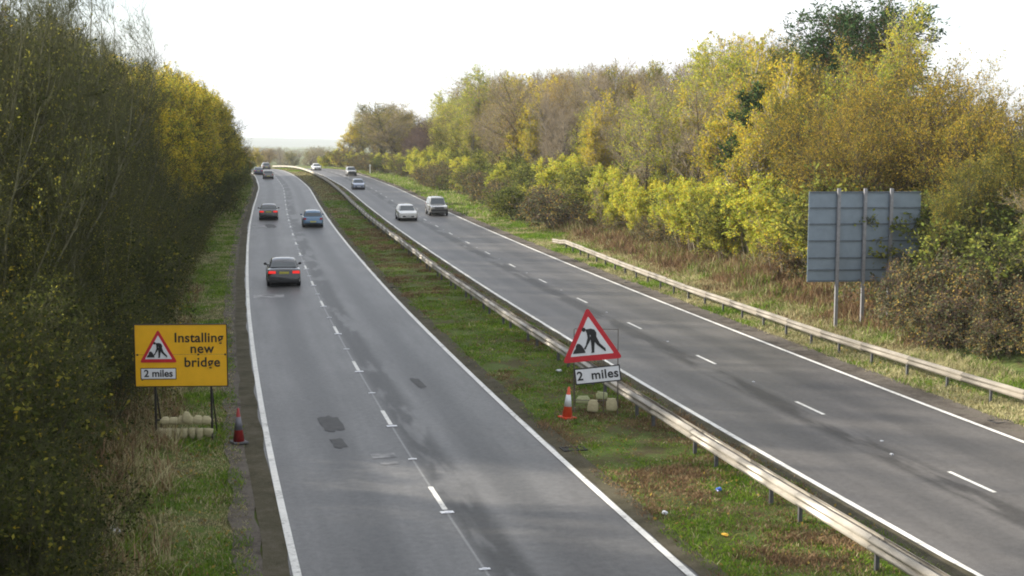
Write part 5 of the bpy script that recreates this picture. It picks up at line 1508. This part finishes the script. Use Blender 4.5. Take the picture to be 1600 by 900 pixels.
# cones
def cone(loc, label, h, cm, sleeve, basem, lean=(0, 0)):
    root = empty('traffic_cone', loc)
    root.rotation_euler = (lean[0], lean[1], 0.3)
    tag(root, label, 'traffic cone')
    b0, b1 = 0.15, 0.028
    f = lambda z: b0 + (b1 - b0) * (z - 0.06) / (h - 0.06)
    MB().box((0, 0, 0.03), (0.42, 0.42, 0.05), bev=0.015).build('base', basem, root)
    zs0, zs1 = 0.06 + (h - 0.06) * 0.34, 0.06 + (h - 0.06) * 0.74
    MB().cyl((0, 0, 0.052), (0, 0, h), b0 * 1.02, b1, 20).build('cone_body', cm, root, True)
    MB().cyl((0, 0, zs0), (0, 0, zs1), f(zs0) + 0.006, f(zs1) + 0.006, 20).build('sleeve', sleeve, root, True)
    return root


cone(Vector((2.08 - 0.02, 36.4, float(G(36.4)) + 0.03)), 'dull red cone with grey sleeve by the left road edge', 0.95, 'cone_red', 'cone_sleeve_grey', 'cone_base')
cone(P(10.75, 37.2, 0.02), 'orange cone with bright white sleeve in front of the triangle sign', 0.93, 'cone_orange', 'cone_sleeve', 'cone_orange', (0.02, 0.05))

# grey back of a large direction sign
bsY = 52.0
bs = empty('direction_sign', P(26.55, bsY), -YAW * 0.55)
tag(bs, 'large grey sign seen from behind on three tall posts at the right verge', 'road sign')
BW, BZ0, BZ1 = 4.95, 2.08, 5.92
zb = float(G(bsY)) - bs.location.z
for i, xx in enumerate((0.0 + 0.08, 1.24, 2.40)):
    MB().box((xx, -0.12, (BZ1 + 0.14) / 2 - 0.15), (0.14, 0.12, BZ1 + 0.14 + 0.3), bev=0.012).build('post', 'sign_post', bs)
rows_z = [0.0, 0.13, 0.265, 0.455, 0.64, 0.82, 1.0]
for i in range(6):
    a, b_ = BZ0 + rows_z[i] * (BZ1 - BZ0), BZ0 + rows_z[i + 1] * (BZ1 - BZ0)
    MB().box((BW / 2 - 1.20, 0, (a + b_) / 2), (BW, 0.03, b_ - a - 0.012), bev=0.004).build('panel', 'sign_back', bs)
for i in range(7):
    z = BZ0 + rows_z[i] * (BZ1 - BZ0) + (0.03 if i == 0 else -0.03 if i == 6 else 0)
    MB().box((BW / 2 - 1.20, -0.035, z), (BW - 0.03, 0.036, 0.07)).build('rib', 'sign_rib', bs)


# ------------------------------------------------------------------ small things on the road edge
def gully(off, y, label, rz):
    root = empty('drain_grate', P(off, y, 0.02) if not (1.6 < off < 9.7) else P(off, y, 0.06), rz)
    tag(root, label, 'drain')
    f = MB()
    for s in (-1, 1):
        f.box((s * 0.30, 0, 0.012), (0.05, 0.46, 0.035)).box((0, s * 0.205, 0.012), (0.55, 0.05, 0.034))
    f.build('frame', 'cast_iron', root)
    for k in range(6):
        MB().box((-0.225 + k * 0.09, 0, 0.006), (0.035, 0.358, 0.02)).build('bar', 'cast_iron', root)
    MB().box((0, 0, -0.02), (0.6, 0.44, 0.02)).build('pit', 'rubber', root)


gully(9.95, 33.6, 'black iron drain grate at the central reserve edge past the cone', 0)
gully(9.95, 71.6, 'distant iron drain grate at the central reserve edge', 0)
gully(23.2, 34.0, 'black iron drain grate at the right road edge by pale grass', 0)
gully(23.2, 71.2, 'far iron drain grate at the right road edge', 0)


def crumple(name, loc, s, mat, seed, label, cat):
    bm = bmesh.new()
    bmesh.ops.create_icosphere(bm, subdivisions=2, radius=1)
    r = random.Random(seed)
    for v in bm.verts:
        v.co *= r.uniform(0.65, 1.2)
        v.co = Vector((v.co.x * s[0], v.co.y * s[1], (v.co.z + 0.7) * s[2]))
    me = bpy.data.meshes.new(name)
    bm.to_mesh(me)
    bm.free()
    o = link(name, me, mat)
    o.location = loc
    o.rotation_euler = (0, 0, r.uniform(0, 3))
    tag(o, label, cat)


crumple('plastic_bag', P(-1.45, 28.3, 0.12), (0.26, 0.13, 0.07), 'plastic_film', 4, 'crumpled translucent plastic bag lying under the left bank', 'litter')
crumple('litter_wrapper', P(12.1, 28.6, 0.03), (0.09, 0.07, 0.05), 'litter_blue', 5, 'blue wrapper lying in the central reserve grass', 'litter')
crumple('paper_scrap', P(10.25, 27.2, 0.02), (0.07, 0.06, 0.05), 'plastic_film', 6, 'white paper scrap in the central reserve grass', 'litter')
crumple('yellow_scrap', P(10.9, 25.3, 0.03), (0.09, 0.07, 0.03), 'litter_yellow', 7, 'yellow scrap lying at the near end of the central reserve', 'litter')
crumple('white_scrap', P(12.4, 44.5, 0.05), (0.12, 0.08, 0.05), 'plastic_film', 8, 'white scrap by a barrier post left of the triangle sign', 'litter')
crumple('stone_chip', P(18.0, 31.1, 0.0) + Vector((0, 0, 0.062)), (0.06, 0.05, 0.03), 'plastic_film', 9, 'small pale chip lying on the right carriageway', 'debris')
mk = empty('marker_post', P(24.3, 262))
tag(mk, 'slim pale marker post on the right verge at the bend', 'marker post')
MB().box((0, 0, 1.0), (0.14, 0.1, 2.0)).build('post', 'sign_white', mk)
MB().box((0, -0.06, 1.75), (0.3, 0.02, 0.4)).build('plate', 'sign_white', mk)


# ------------------------------------------------------------------ cars
def loft(rings, close=True):
    """rings: list of equal-length point lists"""
    n = len(rings[0])
    V_ = [p for ring in rings for p in ring]
    loops, counts = [], []
    for k in range(len(rings) - 1):
        for i in range(n):
            j = (i + 1) % n
            loops += [k * n + i, k * n + j, (k + 1) * n + j, (k + 1) * n + i]
            counts.append(4)
    loops += list(range(n))[::-1] + [(len(rings) - 1) * n + i for i in range(n)]
    counts += [n, n]
    me = raw_mesh('body', V_, loops, counts, smooth=True)
    return me


def auto_sharp(o, ang=35):
    me = o.data
    bm = bmesh.new()
    bm.from_mesh(me)
    bmesh.ops.recalc_face_normals(bm, faces=bm.faces[:])
    for e in bm.edges:
        if len(e.link_faces) == 2 and e.calc_face_angle(0) > R(ang):
            e.smooth = False
    bm.to_mesh(me)
    bm.free()
    return o


def car(label, cat, off, Y, paint, style='saloon', away=True, lit=False, L_=4.6, W_=1.78, H_=1.42, glass='car_glass', low_trim=True):
    Yc = Y + (L_ / 2 if away else L_ / 2)
    hd = heading(Yc)
    root = empty({'saloon': 'saloon_car', 'hatch': 'hatchback_car', 'suv': 'off_road_car', 'van': 'small_van'}[style], Vector((float(c_of(Yc)) + off, Yc, float(G(Yc)) + 0.004)))
    root.rotation_euler = (0.009 if away else -0.009, 0, -math.atan(hd) + (0 if away else math.pi))
    tag(root, label, cat)
    w = W_ / 2
    hl = L_ / 2
    if style == 'saloon':
        belt, hood, deck = 0.92, 0.90, 0.98
        ws, rf, rr_, rb = 0.20 * L_, 0.06 * L_, -0.215 * L_, -0.35 * L_     # windscreen base, roof front, roof rear, rear window base
    elif style == 'hatch':
        belt, hood, deck = 0.93, 0.92, 0.95
        ws, rf, rr_, rb = 0.23 * L_, 0.08 * L_, -0.36 * L_, -0.455 * L_
    elif style == 'suv':
        belt, hood, deck = 1.08, 1.08, 1.08
        ws, rf, rr_, rb = 0.20 * L_, 0.09 * L_, -0.45 * L_, -0.485 * L_
    else:
        belt, hood, deck = 1.05, 1.02, 1.05
        ws, rf, rr_, rb = 0.30 * L_, 0.18 * L_, -0.47 * L_, -0.49 * L_
    gc = 0.19 if style != 'suv' else 0.27
    # lower body
    ys_ = [-hl, -hl + 0.03, -hl + 0.10, -hl + 0.28, rb, rb + 0.25, -0.3, 0.5, ws, ws + 0.25, hl - 0.55, hl - 0.22, hl - 0.07, hl]
    rings = []
    for y in ys_:
        fr_ = (y + hl) / L_
        endr = max(0, 1 - (y + hl) / 0.30) if y < 0 else max(0, 1 - (hl - y) / 0.55)
        ww = w * (1 - (0.07 if y < 0 else 0.17) * endr ** 2)
        if y <= rb:
            zt = deck - 0.02 * (1 - (rb - y) / max(0.01, rb + hl)) - (0.16 if style in ('saloon', 'hatch') else 0.05) * endr ** 3
        elif y >= ws:
            zt = hood - (hood - 0.70 if style != 'suv' else hood - 0.88) * ((y - ws) / (hl - ws)) ** 2.2
        else:
            zt = belt + (deck - belt) * (1 - (y - rb) / (ws - rb))
        zb = gc + 0.10 * endr ** 2
        m_ = 0.5 * (zt + zb)
        half = [(0, zb), (ww * 0.80, zb), (ww * 0.95, zb + 0.05), (ww, zb + 0.22), (ww, m_), (ww * 0.985, zt - 0.13), (ww * 0.95, zt - 0.035), (ww * 0.86, zt), (ww * 0.4, zt + 0.018), (0, zt + 0.022)]
        ring = [(x, y, z) for x, z in half] + [(-x, y, z) for x, z in half[-2:0:-1]]
        rings.append(ring)
    bo = link('body', loft(rings), paint, root)
    auto_sharp(bo, 40)
    # cabin with roof: belt ring at the base, roof ring on top
    wb, wr = w * 0.93, w * 0.71
    cz = H_
    st = [(rb - 0.02, deck - 0.04, wb * 0.94), (rr_ - 0.06, cz - 0.10, wr), (rr_ + 0.26, cz - 0.012, wr), ((rf + rr_) / 2, cz, wr * 1.02), (rf - 0.2, cz - 0.015, wr), (rf + 0.05, cz - 0.075, wr), (ws + 0.03, hood - 0.05, wb * 0.95)]
    rings = []
    for y, z, ww in st:
        zlow = belt - 0.08
        k = (z - zlow) / (cz - zlow)
        wl = wb * 0.99
        half = [(0, zlow - 0.02), (wl, zlow), (wl + (ww - wl) * 0.5, zlow + (z - zlow) * 0.5), (ww, z - 0.05 * k), (ww * 0.93, z - 0.012 * k), (ww * 0.5, z + 0.018 * k), (0, z + 0.025 * k)]
        rings.append([(x, y, zz) for x, zz in half] + [(-x, y, zz) for x, zz in half[-2:0:-1]])
    ro = link('roof', loft(rings), paint, root)
    auto_sharp(ro, 50)
    # glazing, a few millimetres proud

    def pane(name, pts, mat=glass, th=0.006, par=root):
        return MB().quadplate(pts, th).build(name, mat, par)

    def lerp(a, b, t):
        return tuple(a[i] + (b[i] - a[i]) * t for i in range(3))
    zd = deck - 0.03
    rwb, rwt = (rb - 0.02, zd), (rr_ - 0.05, cz - 0.105)
    n_ = Vector((0, rwb[1] - rwt[1], rwt[0] - rwb[0]))
    nv = Vector((0, -(rwt[1] - rwb[1]), (rwt[0] - rwb[0]))).normalized() * 0.012
    q = []
    for (x, t) in ((-1, 0.14), (1, 0.14), (1, 0.80), (-1, 0.80)):
        y = rwb[0] + (rwt[0] - rwb[0]) * t
        z = rwb[1] + (rwt[1] - rwb[1]) * t
        hwid = (wb * 0.92 + (wr - wb * 0.92) * t) * 0.93
        q.append((x * hwid, y + nv.y, z + nv.z))
    if style != 'van':
        pane('rear_window', q)
    wsb, wst = (ws + 0.03, hood - 0.04), (rf + 0.05, cz - 0.078)
    nv = Vector((0, (wst[1] - wsb[1]), -(wst[0] - wsb[0]))).normalized() * 0.012
    q = []
    for (x, t) in ((1, 0.06), (-1, 0.06), (-1, 0.94), (1, 0.94)):
        y = wsb[0] + (wst[0] - wsb[0]) * t
        z = wsb[1] + (wst[1] - wsb[1]) * t
        hwid = (wb * 0.94 + (wr - wb * 0.94) * t) * 0.93
        q.append((x * hwid, y + nv.y, z + nv.z))
    pane('windscreen', q)
    bp = (rf + rr_) / 2
    zl, zh = belt + 0.03, cz - 0.12
    for s in (1, -1):
        def sx(z):
            k = (z - (belt - 0.08)) / (cz - belt + 0.08)
            return s * (wb * 0.99 + (wr - wb * 0.99) * k + 0.012)

        def yl(z, a, b):
            k = (z - (belt - 0.05)) / (cz - belt)
            return a + (b - a) * k
        fr_pts = [(sx(zl), bp + 0.04, zl), (sx(zl), yl(zl, ws, rf) - 0.14, zl), (sx(zh), yl(zh, ws, rf) - 0.12, zh), (sx(zh), bp + 0.04, zh)]
        re_pts = [(sx(zl), yl(zl, rb, rr_) + 0.2, zl), (sx(zl), bp - 0.04, zl), (sx(zh), bp - 0.04, zh), (sx(zh), yl(zh, rb, rr_) + 0.16, zh)]
        pane('side_window', fr_pts)
        if style != 'van':
            pane('side_window', re_pts)
        mi_ = MB().box((s * (w + 0.07), ws - 0.28, belt + 0.08), (0.17, 0.10, 0.13), bev=0.03)
        mi_.box((s * (w - 0.04), ws - 0.26, belt + 0.03), (0.12, 0.05, 0.04))
        mi_.build('mirror', 'trim_black' if paint in ('paint_graphite', 'paint_black') else paint, root)
    # lamps
    tz = deck - 0.19
    for s in (1, -1):
        if style in ('suv', 'van'):
            tl = MB().box((s * (w * 0.86), -hl + 0.045, 0.92), (0.16, 0.11, 0.34), bev=0.02)
        elif style == 'hatch':
            tl = MB().box((s * (w * 0.78), -hl + 0.055, tz + 0.0), (0.24, 0.14, 0.20), bev=0.03)
        else:
            tl = MB().box((s * (w * 0.70), -hl + 0.05, tz), (0.42, 0.13, 0.17), bev=0.03)
        tl.build('tail_light', 'lamp_red' if lit else 'lamp_dull_red', root)
        hz_ = 0.66 if style != 'suv' else 0.86
        MB().box((s * (w * 0.66), hl - 0.13, hz_), (0.34, 0.24, 0.15), bev=0.035).build('headlight', 'lamp_clear', root)
    # plates, bumpers, grille
    MB().box((0, -hl - 0.006, tz - 0.01 if style == 'saloon' else 0.52), (0.52, 0.02, 0.12), bev=0.003).build('number_plate', 'plate_yellow', root)
    MB().box((0, hl + 0.012, 0.42 if style != 'suv' else 0.56), (0.52, 0.02, 0.12), bev=0.003).build('number_plate', 'plate_white', root)
    MB().box((0, -hl + 0.04, gc + 0.15), (W_ * 0.90, 0.13, 0.17), bev=0.03).build('rear_bumper_shade', 'trim_black', root)  # bumper kept black to stand in for the shade low on the rear
    if style == 'suv':
        MB().box((0, hl - 0.06, 0.55), (W_ * 0.90, 0.22, 0.27), bev=0.04).build('front_bumper', 'trim_black', root)
        MB().box((0, hl - 0.02, 0.80), (W_ * 0.52, 0.1, 0.16), bev=0.02).build('grille', 'trim_black', root)
        for s in (1, -1):
            MB().box((s * wr * 0.86, (rf + rr_) / 2, H_ + 0.045), (0.04, 1.9, 0.04), bev=0.01).build('roof_rail', 'trim_black', root)
    else:
        MB().box((0, hl - 0.03, 0.40), (W_ * 0.62, 0.1, 0.13), bev=0.02).build('front_grille', 'trim_black', root)
    MB().box((0, 0, gc - 0.02), (W_ * 0.78, L_ * 0.86, 0.10)).build('underbody', 'rubber', root)
    # wheels
    wr_ = 0.315 if style != 'suv' else 0.37
    for s in (1, -1):
        for yy in (hl - 0.86, -hl + 0.86):
            MB().cyl((s * (w - 0.12), yy, wr_ + 0.03), (s * (w + 0.004), yy, wr_ + 0.03), wr_ + 0.07, n=20).build('wheel_arch', 'trim_black', root)
            wh = MB().cyl((s * (w - 0.17), yy, wr_), (s * (w + 0.014), yy, wr_), wr_, n=22).build('wheel', 'rubber', root)
            MB().cyl((s * (w + 0.0), yy, wr_), (s * (w + 0.02), yy, wr_), wr_ * 0.64, wr_ * 0.55, n=14).build('rim', 'alloy', wh)
    return root


car('dark grey saloon seen from behind, nearest car on the left carriageway', 'car', 4.03, 73.2, 'paint_graphite', 'saloon', lit=True)
car('black saloon with lit red lamps ahead of the nearest grey saloon', 'car', 3.75, 129.0, 'paint_black', 'saloon', lit=True, L_=4.5, W_=1.76, H_=1.44)
car('blue hatchback in the overtaking lane of the left carriageway', 'car', 7.55, 118.2, 'paint_blue', 'hatch', L_=4.1, W_=1.76, H_=1.46)
car('white hatchback coming towards the camera in the overtaking lane', 'car', 16.75, 125.5, 'paint_white', 'hatch', False, L_=4.2, W_=1.78, H_=1.45)
car('silver off-roader with black bumper coming towards the camera', 'car', 20.6, 132.4, 'paint_silver', 'suv', False, L_=4.7, W_=1.86, H_=1.80)
car('pale blue hatchback oncoming behind the white hatchback', 'car', 16.4, 195.0, 'paint_pale_blue', 'hatch', False, L_=4.1, W_=1.76, H_=1.47)
car('silver people carrier oncoming, just beyond the pale blue hatchback', 'car', 20.0, 254.0, 'paint_silver', 'suv', False, L_=4.4, W_=1.8, H_=1.68)
car('tiny white car, farthest of the oncoming traffic', 'car', 16.9, 292.0, 'paint_white', 'saloon', False)
car('grey hatchback, far off in the nearside lane on the left carriageway', 'car', 4.1, 240.0, 'paint_grey', 'hatch', L_=4.1, H_=1.46)
car('navy car in front of the far grey hatchback', 'car', 2.9, 262.0, 'paint_navy', 'saloon')
car('silver-grey car, farthest in the overtaking lane near the crest', 'car', 7.4, 306.0, 'paint_grey', 'hatch', L_=4.0, H_=1.46)
car('small orange-red van by the left verge at the crest', 'van', 3.6, 309.0, 'paint_orange', 'van', L_=4.2, H_=1.85)
